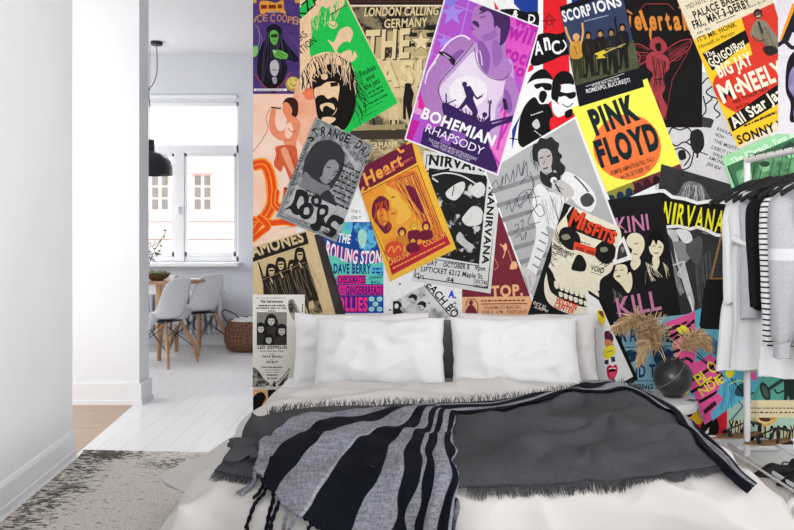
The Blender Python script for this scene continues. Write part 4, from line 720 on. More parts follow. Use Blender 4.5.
# floors
def slab(name, p, z0, z1, m):
    n = len(p); V = [Vector((x, y, z)) for z in (z0, z1) for x, y in p]
    f = [tuple(range(n)), tuple(range(n, 2 * n))] + [(i, (i + 1) % n, n + (i + 1) % n, n + i) for i in range(n)]
    mb = MB(); mb.add(V, f); return struct(mb.build(name, m, smooth=False))
slab('floor_white', [(-1.76, -3.5), (3.2, -3.5), (3.2, 8.7), (-4.6, 8.7), (-4.6, 5.72), (-1.87, 5.72), (-1.87, 5.48), (-1.76, 4.22)], -.05, 0, FLOOR_W)
slab('floor_wood', [(-4.3, 4.0), (-1.76, 4.0), (-1.76, 4.22), (-1.87, 5.48), (-1.87, 5.72), (-4.3, 5.72)], -.05, 0, FLOOR_O)
slab('ceiling', [(-4.7, 4.3), (3.3, 4.3), (3.3, 8.8), (-4.7, 8.8)], H + .0005, H + .1, CEIL)
slab('ceiling_bedroom', [(-4.7, -3.5), (3.3, -3.5), (3.3, 4.3), (-4.7, 4.3)], H + .0005, H + .1, CEIL)['kind'] = 'structure'
# kitchen beyond
KD_ = 8.5; ks = F / KD_
def kx(px): return (px - CX) / ks
def kz(py): return 1.2 - (py - CY) / ks
wx0, wx1, wz0, wz1 = -3.7, kx(238.5), kz(262), kz(101)
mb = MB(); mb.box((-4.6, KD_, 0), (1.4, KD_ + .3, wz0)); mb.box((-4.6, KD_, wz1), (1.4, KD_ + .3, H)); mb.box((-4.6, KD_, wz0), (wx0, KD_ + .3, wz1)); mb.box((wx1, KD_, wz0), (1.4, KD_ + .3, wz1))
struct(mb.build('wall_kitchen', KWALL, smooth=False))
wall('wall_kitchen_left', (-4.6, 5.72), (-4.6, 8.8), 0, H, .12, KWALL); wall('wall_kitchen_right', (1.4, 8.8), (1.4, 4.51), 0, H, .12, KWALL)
mb = MB(); mb.box((-4.6, KD_ - .018, 0), (1.4, KD_ - .0005, .12), .004); struct(mb.build('baseboard_kitchen', TRIM, smooth=False))
mb = MB(); mb.box((wx0 - .1, KD_ - .03, kz(98.6)), (kx(237), KD_ - .0005, kz(95.4)), .004); struct(mb.build('trim_1', TRIM, smooth=False))
# window frame
win = struct(empty('window_1', (0, 0, 0)))
fy0, fy1 = KD_ + .06, KD_ + .12; mb = MB()
def fr(x0, x1, z0, z1, y0=fy0, y1=fy1, bev=.006): mb.box((x0, y0, z0), (x1, y1, z1), bev)
tz0, tz1 = kz(153), kz(145)
fr(kx(235), wx1 - .001, wz0 + .001, wz1 - .001); fr(wx0 + .001, wx0 + .06, wz0 + .001, wz1 - .001); fr(wx0 + .001, wx1 - .001, wz1 - .05, wz1 - .001); fr(wx0 + .001, wx1 - .001, wz0 + .001, kz(256.5)); fr(wx0 + .001, wx1 - .001, tz0, tz1 + .01)
fr(kx(173), kx(183), wz0 + .001, tz0 + .01, fy0 - .015); fr(kx(88), kx(98), wz0 + .001, tz0 + .01)
o = mb.build('window_frame', TRIM, win, smooth=False)
mb = MB(); 
for x0, x1 in ((kx(183), kx(235)), (kx(98), kx(173))):
    mb.box((x0, fy0 - .005, tz0 - .035), (x1, fy1 - .02, tz0), .004); mb.box((x0, fy0 - .005, kz(256.5)), (x1, fy1 - .02, kz(256.5) + .05), .004)
    mb.box((x0, fy0 - .005, kz(256.5)), (x0 + .03, fy1 - .02, tz0), .004); mb.box((x1 - .03, fy0 - .005, kz(256.5)), (x1, fy1 - .02, tz0), .004)
mb.build('window_sash', TRIM, win, smooth=False)
mb = MB(); hx = kx(176); mb.box((hx, fy0 - .04, kz(214)), (hx + .03, fy0 - .0145, kz(205)), .004); mb.box((hx + .004, fy0 - .06, kz(207)), (hx + .1, fy0 - .04, kz(205)), .004); mb.build('window_handle', TRIM, win)
g, nt, b = base_mat('window_glass', .02); tr = N(nt, 'ShaderNodeBsdfTransparent'); gl = N(nt, 'ShaderNodeBsdfGlossy'); gl.inputs['Roughness'].default_value = .02; mx = N(nt, 'ShaderNodeMixShader'); mx.inputs[0].default_value = .05
nt.links.new(tr.outputs[0], mx.inputs[1]); nt.links.new(gl.outputs[0], mx.inputs[2]); nt.links.new(mx.outputs[0], nt.nodes['Material Output'].inputs[0])
mb = MB(); mb.box((wx0 + .02, fy0 + .03, wz0 + .02), (wx1 - .02, fy0 + .036, wz1 - .02)); mb.build('window_pane', g, win, smooth=False)
mb = MB(); mb.box((wx0 - .1, KD_ - .16, kz(266)), (kx(241), KD_ + .059, kz(262.3)), .006); mb.build('window_sill', TRIM, win, smooth=False)

# house across the street
fac = empty('apartment_building', (0, 26, -6)); tag(fac, 'pale plastered apartment house seen hazily through the bright window', 'building')
FM = mat('#fbf6f4', .9, var=.02, scale=1); FT = mat('#ecc9c2', .9, var=.03, scale=2); FG = mat('#7c7b78', .3, var=.1, scale=2); FC = mat('#d8a9a0', .9, var=.04, scale=2)
mb = MB(); mb.box((-14, 0, 0), (6, .5, 14)); mb.build('wall', FM, fac, smooth=False)
fs = F / 26
def fx(px): return (px - CX) / fs
def fz(py): return 1.2 - (py - CY) / fs + 6
for c in (66, 114, 159.5, 202, 246): 
    x0, x1 = fx(c - 9.5), fx(c + 9.5); mb = MB(); mb.box((x0, -.08, fz(212)), (x1, -.001, fz(174)), .02); mb.box((x0 - .08, -.14, fz(174)), (x1 + .08, -.001, fz(171.5)), .02); mb.box((x0 - .08, -.16, fz(214)), (x1 + .08, -.001, fz(212)), .02)
    w = mb.build('window', FT, fac, smooth=False); mb = MB()
    for k in range(2):
        for r_ in range(3): a = x0 + .1 + k * (x1 - x0) / 2; z = fz(209) + r_ * .4; mb.box((a, -.1, z), (a + .2, -.081, z + .32))
    mb.build('pane', FG, w, smooth=False)
mb = MB()
for y in (221, 224, 239, 241.5, 168): mb.box((-14, -.1, fz(y)), (6, -.001, fz(y) + .05))
mb.build('cornice', FT, fac, smooth=False)

# ----------------------------------------------------------------- kitchen things
OAK = mat('#b98f68', .5, var=.12, scale=14, stretch=(1, 1, .2)); PLW = mat('#eeeff2', .35, spec=.5, var=.01); BLK = mat('#1c1c1f', .4, spec=.4, var=.05); CHRM = mat('#3a3a40', .3, .8, var=.02)
def shell_chair(label, loc, rz):
    t = empty('shell_chair', loc, rz); tag(t, label, 'chair')
    # local: seat faces +X, back at -X
    prof = [(.235, .455), (.22, .475), (.15, .458), (.05, .44), (-.06, .438), (-.13, .46), (-.165, .53), (-.185, .62), (-.205, .72), (-.22, .80), (-.226, .835)]
    wid = [.15, .2, .222, .232, .232, .228, .226, .222, .21, .17, .11]
    pr = cat_rom([(x, 0, z) for x, z in prof], 4); ww = [v.x for v in cat_rom([(w, 0, 0) for w in wid], 4)]
    rows = []; rin = []
    for i, (q, w) in enumerate(zip(pr, ww)):
        d = (pr[min(i + 1, len(pr) - 1)] - pr[max(0, i - 1)]).normalized(); nrm = Vector((d.z, 0, -d.x))  # towards sitter
        if nrm.z < 0 and i < 12: nrm = -nrm
        if i >= 12 and nrm.x < 0: nrm = -nrm
        t_ = i / (len(pr) - 1); cup = .085 * math.sin(PI * min(1, max(0, t_ * .9 + .1)))
        row = []
        for k in range(15):
            u = -1 + 2 * k / 14; row.append(q + Vector((0, u * w, 0)) + nrm * cup * abs(u) ** 2.6)
        rows.append(row)
    mb = MB(); mb.grid(rows); o = mb.build('seat_shell', PLW, t)
    md = o.modifiers.new('thickness', 'SOLIDIFY'); md.thickness = .008; md.offset = 0
    for sx, sy in ((1, 1), (1, -1), (-1, 1), (-1, -1)):
        m2 = MB(); m2.tube([(sx * .11, sy * .11, .425), (sx * .2, sy * .2, .2), (sx * .24, sy * .235, 0)], [.016, .019, .011], 10); m2.build('leg', OAK, t)
    m2 = MB()
    for sy in (-1, 1):
        m2.tube([(.12, sy * .115, .39), (-.215, sy * .215, .15)], .004, 6); m2.tube([(-.12, sy * .115, .39), (.215, sy * .215, .15)], .004, 6)
    for sx in (-1, 1):
        m2.tube([(sx * .115, .12, .39), (sx * .215, -.215, .15)], .004, 6); m2.tube([(sx * .115, -.12, .39), (sx * .215, .215, .15)], .004, 6)
    m2.build('brace', CHRM, t)
    m2 = MB(); m2.box((-.13, -.13, .415), (.13, .13, .428), .003); m2.build('seat_mount', CHRM, t); return t
shell_chair('white plastic shell chair with wooden legs, nearer one at the kitchen table', (-2.18, 7.22, 0), PI * .88).scale = (.93, .93, .97)
shell_chair('white plastic shell chair with wooden legs, farther one beside the radiator', (-2.05, 8.0, 0), PI * .82).scale = (.93, .93, .97)
# table
t = empty('dining_table', (-2.62, 7.72, 0)); tag(t, 'light wooden dining table with white apron under the kitchen window', 'table')
TW = mat('#b08a68', .4, var=.12, scale=10, stretch=(.2, 1, 1))
mb = MB(); p_ = [(-.75, -.36), (.45, -.36), (.62, -.28), (.68, -.12), (.68, .12), (.62, .28), (.45, .36), (-.75, .36)]; n_ = len(p_)
mb.add([Vector((x, y, z)) for z in (.735, .762) for x, y in p_], [tuple(range(n_)), tuple(range(n_, 2 * n_))] + [(i, (i + 1) % n_, n_ + (i + 1) % n_, n_ + i) for i in range(n_)]); mb.build('table_top', TW, t, smooth=False)
mb = MB(); mb.box((-.66, -.3, .64), (.34, -.28, .735)); mb.box((-.66, .28, .64), (.34, .3, .735)); mb.box((.32, -.28, .64), (.34, .28, .735)); mb.box((-.66, -.28, .64), (-.64, .28, .735)); mb.build('apron', TRIM, t, smooth=False)
for sx, sy in ((.33, -.29), (.33, .29), (-.65, -.29), (-.65, .29)): m2 = MB(); m2.tube([(sx, sy, .735), (sx, sy, 0)], [.03, .019], 12); m2.build('leg', OAK if sx > 0 else TRIM, t)
# fruit bowl, cups, plant
mb = MB(); mb.lathe([(0, .006), (.05, 0), (.09, .02), (.13, .065), (.135, .07), (.125, .068), (.085, .028), (0, .016)], (0, 0, 0)); t = mb.build('wooden_bowl', mat('#6b5a3c', .6, var=.3, scale=20)); t.location = (-2.36, 7.6, .763); tag(t, 'round brown bowl full of green leaves on the kitchen table', 'bowl')
def leafs(name, mats_, n, cen, spread, ln, rnd, parent=None, up=.6):
    r = random.Random(rnd); mb = MB()
    for i in range(n):
        a = r.uniform(0, 2 * PI); b = Vector(cen) + Vector((r.uniform(-1, 1) * spread[0], r.uniform(-1, 1) * spread[1], r.uniform(-1, 1) * spread[2]))
        d = Vector((math.cos(a), math.sin(a), r.uniform(-.5, up))).normalized(); l = ln * r.uniform(.6, 1.2); w = l * .16; s_ = d.cross(Vector((0, 0, 1))).normalized(); k = Vector((0, 0, 1))
        mb.mi = r.randrange(len(mats_)); q = [b, b + d * l * .35 + s_ * w + k * .01, b + d * l * .75 + s_ * w * .7 - k * .0, b + d * l - k * .02, b + d * l * .75 - s_ * w * .7, b + d * l * .35 - s_ * w + k * .01, b + d * l * .5 + k * .02]
        mb.add(q, [(0, 1, 6), (1, 2, 6), (2, 3, 6), (3, 4, 6), (4, 5, 6), (5, 0, 6)])
    return mb.build(name, mats_, parent, smooth=False)
G1, G2, G3 = mat('#4f6b3c', .5, var=.2, scale=20), mat('#7c9560', .5, var=.2, scale=20), mat('#8f7f5c', .6, var=.2, scale=20)
leafs('leaves', [G1, G2, G3], 70, (0, 0, .06), (.09, .09, .012), .07, 3, t)
mb = MB(); mb.lathe([(0, 0), (.03, 0), (.042, .03), (.042, .06), (.039, .06), (.038, .03), (0, .006)]); o = mb.build('white_cup', PLW); o.location = (-2.17, 7.52, .763); tag(o, 'small white cup beside the leafy bowl on the kitchen table', 'cup')
mb = MB(); mb.lathe([(0, 0), (.04, 0), (.085, .008), (.088, .011), (.04, .006), (0, .005)]); o = mb.build('white_plate', PLW); o.location = (-2.05, 7.66, .763); tag(o, 'small white plate near the rounded end of the kitchen table', 'plate')
t = empty('potted_plant', (-2.53, 7.78, .763)); tag(t, 'leafy green branches in a clear vase before the kitchen window', 'plant')
mb = MB(); mb.lathe([(0, 0), (.05, 0), (.06, .08), (.045, .16), (.05, .19), (.046, .19), (.041, .16), (.055, .08), (0, .008)]); mb.build('vase', g, t)
mb = MB(); r = random.Random(4)
tips = []
for i in range(9):
    a = r.uniform(-.9, .9); e = Vector((.24 * math.cos(a) * r.uniform(.3, 1), .2 * math.sin(a), r.uniform(.28, .52))); tips.append(e); mb.tube(cat_rom([(0, 0, .02), (e.x * .3, e.y * .3, e.z * .5), e], 4), .0025, 5)
mb.build('stem', G1, t)
r = random.Random(9); mb = MB()
for e in tips:
    for k in range(9):
        b = Vector((e.x, e.y, e.z)) * r.uniform(.55, 1.02); a = r.uniform(0, 2 * PI); d = Vector((math.cos(a), math.sin(a), r.uniform(-.7, .4))).normalized(); l = r.uniform(.06, .12); s_ = d.cross(Vector((0, 0, 1))).normalized() * l * .17
        mb.mi = r.randrange(2); mb.add([b, b + d * l * .5 + s_, b + d * l, b + d * l * .5 - s_], [(0, 1, 2, 3)])
mb.build('leaves', [G1, G2], t, smooth=False)
# pendant lamp
t = empty('pendant_lamp', (-2.545, 7.95, 0)); tag(t, 'black dome pendant lamp hanging over the kitchen table', 'lamp')
mb = MB(); mb.lathe([(0, .12), (.045, .12), (.048, 0), (.03, -.004)], (0, 0, 2.07), 24); mb.tube([(0, 0, 2.15), (0, 0, 2.19)], .02); mb.build('lamp_holder', BLK, t)
mb = MB(); mb.lathe([(.03, .245), (.1, .235), (.165, .2), (.21, .14), (.225, .07), (.225, 0), (.221, 0), (.22, .07), (.2, .14), (.16, .19), (.03, .235)], (0, 0, 1.83), 40); mb.build('lamp_shade', BLK, t)
mb = MB(); mb.lathe([(0, -.035), (.055, -.035), (.06, -.02), (.06, -.001), (0, -.001)], (.07, 0, H), 24); mb.build('ceiling_cap', BLK, t)
mb = MB(); mb.tube(cat_rom([(.07, 0, H - .03), (.075, 0, 3.0), (.068, 0, 2.86), (.03, 0, 2.76), (-.01, 0, 2.7), (0, 0, 2.5), (0, 0, 2.18)], 6), .005, 6); mb.tube([(0, 0, H - .002), (0, 0, 2.7)], .0025, 6); mb.build('cord', BLK, t)
# radiator
t = empty('radiator', (0, KD_ - .14, 0)); tag(t, 'white ribbed radiator standing below the kitchen window', 'radiator')
RM = mat('#dcdee4', .4, spec=.4, var=.01)
for i in range(24):
    x = -3.35 + i * .062
    mb = MB(); mb.box((x, -.05, .14), (x + .034, .05, .62), .012); mb.build('column', RM, t)
mb = MB(); mb.box((-3.36, -.03, .155), (-3.35 + 24 * .062, .03, .185), .008); mb.box((-3.36, -.03, .575), (-3.35 + 24 * .062, .03, .605), .008); mb.build('header_pipe', RM, t)
mb = MB(); mb.tube([(-3.35 + 24 * .062 + .02, 0, .17), (-3.35 + 24 * .062 + .07, 0, .17), (-3.35 + 24 * .062 + .07, 0, 0)], .012); mb.build('supply_pipe', RM, t)
# basket
t = empty('wicker_basket', (-1.56, 8.14, 0)); tag(t, 'brown woven basket with looped handle standing on the kitchen floor', 'basket')
wk, nt, b = base_mat('woven_seagrass', .8, 0, .2); tc = N(nt, 'ShaderNodeTexCoord'); mp = N(nt, 'ShaderNodeMapping'); mp.inputs['Rotation'].default_value = (.3, .8, .5); nt.links.new(tc.outputs['Object'], mp.inputs[0])
ck = N(nt, 'ShaderNodeTexChecker', Scale=34.0); ck.inputs['Color1'].default_value = rgb('#8a6450'); ck.inputs['Color2'].default_value = rgb('#6e4c3c'); nt.links.new(mp.outputs[0], ck.inputs['Vector']); nt.links.new(ck.outputs[0], b.inputs['Base Color'])
bp = N(nt, 'ShaderNodeBump', Strength=.6, Distance=.01); nt.links.new(ck.outputs['Fac'], bp.inputs['Height']); nt.links.new(bp.outputs[0], b.inputs['Normal'])
pr = [(0, 0), (.19, 0), (.235, .03), (.26, .1), (.262, .17), (.24, .25), (.215, .315), (.205, .315), (.23, .25), (.25, .17), (.245, .09), (0, .012)]
mb = MB(); mb.lathe(pr, (0, 0, 0), 36); mb.build('basket_body', wk, t)
mb = MB(); r = random.Random(2); mb.grid([[Vector(((.2 * (1 - j / 7) + .05) * math.cos(k * PI / 12) * .8 - .03, (.2 * (1 - j / 7) + .05) * math.sin(k * PI / 12) * .8, .28 + .07 * math.sin(j / 7 * PI * .5) + r.uniform(-.012, .012))) for k in range(25)] for j in range(8)]); mb.build('cloth_lining', mat('#d8d8d6', .9, var=.08), t)
mb = MB(); mb.tube(cat_rom([(-.2, -.08, .29), (-.26, -.09, .38), (-.24, -.08, .43), (-.14, -.05, .38), (-.08, -.03, .31)], 8), .008, 8); mb.build('handle', mat('#6b5048', .8), t)
mb = MB(); mb.tube(cat_rom([(.1, -.06, .3), (.15, -.05, .4), (.2, -.03, .4), (.2, 0, .3)], 8), .008, 8); mb.build('handle', mat('#6b5048', .8), t)
# ================================================================= bed and textiles
XL, XR, YF, YH = -.58, 1.10, 2.2, 3.67
LINEN = mat('#e8e8e9', .85, spec=.15, var=.015, scale=6, bump=.12, bscale=500)
PCASE = mat('#e9e9ea', .85, spec=.15, var=.012, scale=6, bump=.1, bscale=500)
bed = empty('bed', (.26, 3.2, 0)); tag(bed, 'double bed with grey padded headboard standing against the poster wall', 'bed')
def bp_(mb, name, m, **k): o = mb.build(name, m, bed, **k); o.location = (-.26, -3.2, 0); return o
mb = MB(); mb.box((XL + .03, YF + .05, .07), (XR - .03, 4.2, .2), .015); bp_(mb, 'bed_frame', mat('#c9c6c2', .6, var=.04), smooth=False)
mb = MB(); mb.box((XL, YF, .202), (XR, 4.2, .42), .05); bp_(mb, 'mattress', LINEN)
mb = MB(); mb.box((XL + .07, 4.215, .05), (XR - .1, 4.31, .735), .03); bp_(mb, 'headboard', mat('#77777a', .9, var=.08, bump=.3, bscale=300))
for x in (XL + .1, XR - .1):
    for y in (YF + .15, 4.1): mb = MB(); mb.tube([(x, y, .07), (x, y, 0)], [.025, .018], 12); bp_(mb, 'leg', OAK)
def nz(x, y, z=0): return noise.noise(Vector((x, y, z)))
def ridge(x, y, z=0): return (1 - min(1, abs(nz(x, y, z)) * 2.6)) ** 2
RC = .12
def bumpf(x, c, w): return math.exp(-((x - c) / w) ** 2)
def drape(a, b):
    """point of the duvet for unrolled coordinates a (across) and b (along)"""
    Y = max(b, YF)
    left, right = a < (XL + XR) / 2, a >= (XL + XR) / 2
    sx = max(0, XL + .06 - a) if left else max(0, a - (XR - .06)); sy = max(0, YF + .06 - b)
    fl = (.55 + .75 * bumpf(Y, 3.22, .28) + .2 * bumpf(Y, 2.3, .25)) if left else (.38 + .15 * bumpf(Y, 2.3, .4))
    def pf(s, flare):
        k = min(s / RC, PI / 2 * .92); rest = max(0, s - RC * PI / 2 * .92)
        return RC * math.sin(k) + rest * flare * .7, RC * (1 - math.cos(k)) + rest * math.sqrt(max(.1, 1 - (flare * .7) ** 2))
    ox, dx = pf(sx, fl); oy, dy = pf(sy, .3)
    x = (XL + .06 - ox) if (left and sx > 0) else ((XR - .06 + ox) if (right and sx > 0) else a)
    y = (YF + .06 - oy) if sy > 0 else b
    dz = max(dx, dy) + .35 * min(dx, dy)
    # puffiness of the filling and sewn-in creases
    u = (a - XL) / (XR - XL)
    top = .47 + .022 * math.sin(PI * min(1, max(0, u))) + .02 * nz(a * 2.1, b * 2.4, 1) + .010 * nz(a * 5, b * 6, 4)
    top += .024 * ridge(a * 1.6 + b * .8, b * 2.6, 7) + .014 * ridge(a * 4 - b * 2, b * 3 + a, 3)
    fe = bumpf(b, YF + .02, .22); top += fe * (.035 * ridge(a * 2.4 + b * 3, b * 2 - a, 31) + .02 * ridge(a * 5 - b * 4, b * 3, 33) - .03)
    top += .018 * bumpf(b, YH - .06, .07) - .012 * bumpf(b, YH - .2, .05)
    z = top - dz
    k = min(1, (sx + sy) / .15) * (abs(sx - sy) / (sx + sy + .02))
    w = k * (.022 * math.sin(b * 17 + 2 * nz(b * 2, a)) * (1 if sx > sy else 0) + (.045 * math.sin(a * 11 + b * 5 + 3 * nz(a * 1.5, 1)) + .035 * ridge(a * 2.2, b * 2.5 + a * 2, 21)) * (1 if sy >= sx else 0) + .015 * nz(a * 6, b * 6, 2))
    if sx > sy: x += -w if left else w
    else: y -= w
    return Vector((x, y, max(z, .028 + .01 * nz(a * 5, b * 5, 9))))
NA, NB = 190, 170
A0, A1, B0, B1 = XL - .40, XR + .38, YH, YF - .40
def hem_a(t, b):
    lo = A0 + (.07 * bumpf(b, 2.8, .2)) - .12 * bumpf(b, 3.24, .13) + .1 * bumpf(b, 3.74, .25); return lo + (A1 - lo) * t
rows = [[drape(hem_a(i / NA, B0 + (B1 - B0) * j / NB), B0 + (B1 - B0) * j / NB) for i in range(NA + 1)] for j in range(NB + 1)]
mb = MB(); mb.grid(rows)
duvet = mb.build('duvet', mat('#d1cecb', .88, spec=.1, var=.015, scale=6, bump=.12, bscale=500), auto=180); tag(duvet, 'puffy white duvet spread over the bed and hanging down its sides', 'duvet')
BV = BVHTree.FromPolygons([tuple(v.co) for v in duvet.data.vertices], [tuple(f.vertices) for f in duvet.data.polygons])
md = duvet.modifiers.new('filling', 'SOLIDIFY'); md.thickness = .022; md.offset = -1
# bottom sheet over the mattress head
def sheet():
    rows = []
    for j in range(30):
        b = 4.19 - j * (.6 / 29); row = []
        for i in range(70):
            a = XL - .22 + (XR - XL + .44) * i / 69; s = max(0, XL + .02 - a, a - XR + .02); k = min(s / .06, 1.5); rest = max(0, s - .09)
            o_ = .06 * math.sin(k) + rest * (.35 + .1 * math.sin(b * 20)); d_ = .06 * (1 - math.cos(k)) + rest * .93
            x = (XL + .02 - o_) if a < XL + .02 else ((XR - .02 + o_) if a > XR - .02 else a)
            row.append(Vector((x, b, .432 - d_ + .006 * nz(a * 5, b * 6))))
        rows.append(row)
    mb = MB(); mb.grid(rows); o = mb.build('bed_sheet', LINEN, auto=180); tag(o, 'smooth white bed sheet under the pillows at the head of the bed', 'sheet')
    m = o.modifiers.new('cloth', 'SOLIDIFY'); m.thickness = .004; m.offset = -1
sheet()
def pillow(label, c, w, h, t, tilt, yaw=0, seed=0, m=PCASE, group='pillows on the bed'):
    n, k = 44, 30; F_ = []; B_ = []
    def pt(u, v, s):
        x = w / 2 * u * (1 - .035 * (1 - v * v) - 0) ; z = h / 2 * v * (1 - .06 * (1 - u * u))
        e = (max(0, 1 - abs(u) ** 3.2) * max(0, 1 - abs(v) ** 3.2)) ** .55
        wr = .020 * ridge(u * 1.8 + seed, v * 1.3 + u, seed) + .012 * ridge(u * 3 - v + seed, v * 2.4, seed + 4) + .012 * nz(u * 4, v * 4, seed) + .010 * math.sin((u + v) * 7 + seed) * abs(u * v)
        return Vector((x + .006 * nz(v * 4, u, seed + 3), s * (t / 2 * e + wr * e), z + .012 * nz(u * 2.2, v, seed + 6)))
    for j in range(k + 1):
        F_.append([pt(-1 + 2 * i / n, -1 + 2 * j / k, -1) for i in range(n + 1)]); B_.append([pt(-1 + 2 * i / n, -1 + 2 * j / k, 1) for i in range(n + 1)])
    mb = MB(); mb.grid(F_); mb.grid(B_[::-1]); M = Matrix.Translation(c) @ Matrix.Rotation(yaw, 4, 'Z') @ Matrix.Rotation(-tilt, 4, 'X')
    o = mb.build('pillow', m, auto=70); o.matrix_world = M; return tag(o, label, 'pillow', group)
pillow('white pillow leaning in front on the left side of the bed', (-.085, 3.90, .60), .66, .395, .17, .42, 0, 1)
pillow('white pillow leaning in front on the right side of the bed', (.60, 3.90, .60), .655, .40, .17, .42, 0, 5)
pillow('white pillow standing behind the left front pillow at the headboard', (-.19, 4.10, .60), .72, .385, .13, .2, 0, 9)
pillow('white pillow, case greyed for shade, standing behind the right front pillow at the headboard', (.70, 4.10, .60), .74, .385, .13, .2, 0, 14, mat('#dfdddc', .85, spec=.15, var=.02, bump=.1, bscale=500))  # case colour greyed to stand for the shade behind the front pillow

GR_ROWS = None
def hit(px, py):
    d = Vector(((px - CX) / F, 1, -(py - CY) / F)).normalized(); p, n, _, _ = BV.ray_cast(EYE, d)
    return p, n
def at_px(px, py, off):
    """lay a cloth point on the duvet"""
    p, n = hit(px, py)
    if p is None:
        q, n2, _, _ = BV.find_nearest(world(px, py, 2.9)); p, n = q, n2
    if n.z < 0: n = -n
    return p + n * off
def spl(v, t):
    k = len(v) - 1; x = t * k; i = min(int(x), k - 1); f = x - i
    g = lambda j: v[max(0, min(k, j))]
    p0, p1, p2, p3 = g(i - 1), g(i), g(i + 1), g(i + 2)
    return tuple(.5 * (2 * b + (c - a) * f + (2 * a - 5 * b + 4 * c - d) * f * f + (3 * b - a - 3 * c + d) * f ** 3) for a, b, c, d in zip(p0, p1, p2, p3))
def relax(rows, it=2):
    for _ in range(it):
        new = [[v.copy() for v in r] for r in rows]
        for j in range(1, len(rows) - 1):
            for i in range(1, len(rows[0]) - 1): new[j][i] = (rows[j][i] * 2 + rows[j - 1][i] + rows[j + 1][i] + rows[j][i - 1] + rows[j][i + 1]) / 6
        rows = new
    return rows
def over(rows, mn):
    """lift the cloth straight up until it clears what lies under it"""
    for r in rows:
        for v in r:
            q, n, _, _ = BVC.ray_cast(Vector((v.x, v.y, 1.2)), Vector((0, 0, -1)))
            if q is not None and abs(n.z) > .25 and v.z < q.z + mn: v.z = q.z + mn
    return rows
def above(rows, mn):
    """keep the cloth clear of the duvet"""
    for r in rows:
        for v in r:
            q, n, _, _ = BV.find_nearest(v)
            if n.z < 0 and q.z > .1: n = -n
            d = (v - q).dot(n)
            if d < mn: v += n * (mn - d)
    return rows
# ---- plain grey throw
GT = mat('#494a4d', .95, spec=.1, var=.14, scale=90, bump=.5, bscale=700, stretch=(1, 3, 1))
back = [(268, 420), (294, 415), (340, 411), (390, 410), (440, 409), (500, 405), (560, 397), (605, 394), (645, 402), (682, 418)]
front = [(217, 475), (264, 482), (330, 488), (400, 491), (455, 493), (520, 488), (575, 485), (620, 481), (670, 477), (717, 471)]
rows = []
NU, NV = 120, 46
for j in range(NV + 1):
    row = []
    for i in range(NU + 1):
        u, v = i / NU, j / NV; fz_ = (1 - v ** 5) * min(1, v * 8) * (1 - max(0, u - .82) / .18 * .9); a, b = spl(back, u), spl(front, u); px, py = a[0] + (b[0] - a[0]) * v, a[1] + (b[1] - a[1]) * v
        h = .016 + fz_ * .022 * ridge(u * 3.2 - v * .5, v * 2.6 + u * 1.2, 2) + .012 * nz(u * 6, v * 5, 8) + .04 * bumpf(u, .82, .1) * bumpf(v, .12, .22)
        h += fz_ * .045 * ridge(u * 1.1 + 5, v * 3.0 - u * 3.2, 12) * bumpf(v, .45, .5)
        for c0, c1, am, wd in ((.95, .9, .055, .06), (1.25, 1.1, .045, .05), (.62, 1.2, .04, .045), (1.5, 1.3, .04, .05)):
            if u > .42: h += fz_ * am * math.exp(-abs(v - (c0 - c1 * (u - .3))) / wd) * min(1, (u - .42) * 6)
        if u < .4: h += .018 * math.exp(-abs(v - (.35 + .5 * u)) / .05) + .015 * math.exp(-abs(v - (.8 - .9 * u)) / .05)
        row.append(at_px(px, py, h))
    rows.append(row)
rows = above(relax(rows, 2), .008)
mb = MB(); mb.grid(rows)
# the doubled-over layer on the left
fold = []
for j in range(14):
    row = []
    for i in range(34):
        u = i / 33 * .30; v = .58 + .30 * j / 13; q = rows[min(NV, int(v * NV))][min(NU, int(u * NU))]
        a, b = spl(back, u), spl(front, u); vv = v - .02; px, py = a[0] + (b[0] - a[0]) * vv, a[1] + (b[1] - a[1]) * vv
        row.append(at_px(px - 2 * math.sin(PI * j / 13), py, .034 + .012 * math.sin(PI * j / 13) + .01 * nz(u * 9, v * 4)))
    fold.append(row)
throw = mb.build('grey_throw', GT, auto=180); tag(throw, 'plain charcoal wool throw with short fringe lying across the foot of the bed', 'blanket')
md = throw.modifiers.new('cloth', 'SOLIDIFY'); md.thickness = .007; md.offset = 1
mb = MB(); mb.grid(above(fold, .03)); o = mb.build('folded_layer', GT, throw, auto=180); md = o.modifiers.new('cloth', 'SOLIDIFY'); md.thickness = .012; md.offset = 1
def fringe(edge, outd, ln, n, r0, seed, m, parent, name='fringe', lift=.004, up=0, side=.25):
    rr = random.Random(seed); mb = MB(); k = len(edge) - 1
    for i in range(n):
        t = (i + rr.random()) / n * k; j = min(int(t), k - 1); p = edge[j].lerp(edge[j + 1], t - j); q = outd[j].lerp(outd[j + 1], t - j)
        d = ((p - q).normalized() + Vector((0, 0, up))).normalized(); s_ = (edge[j + 1] - edge[j]).normalized(); l = ln * rr.uniform(.6, 1.15)
        e = p + d * l + s_ * rr.uniform(-side, side) * l; mid = (p + e) / 2 + s_ * rr.uniform(-.2, .2) * l + Vector((0, 0, .003))
        qn, nn, _, _ = BV.find_nearest(e)
        if (e - qn).dot(nn if nn.z > 0 else -nn) < lift: e = qn + (nn if nn.z > 0 else -nn) * lift
        mb.tube([p, mid, e], [r0, r0 * .8, r0 * .3], 4, False)
    o = mb.build(name, m, parent); o['kind'] = 'stuff'; return o
fringe(rows[-1][:12], rows[-4][:12], .03, 90, .0016, 3, GT, throw); fringe(rows[-1][56:], rows[-4][56:], .036, 560, .0016, 3, GT, throw)
fringe(rows[0], rows[3], .04, 620, .0017, 5, GT, throw, up=1.1, side=.5)
fringe(fold[-1][:10], fold[-3][:10], .02, 50, .0014, 7, GT, throw)

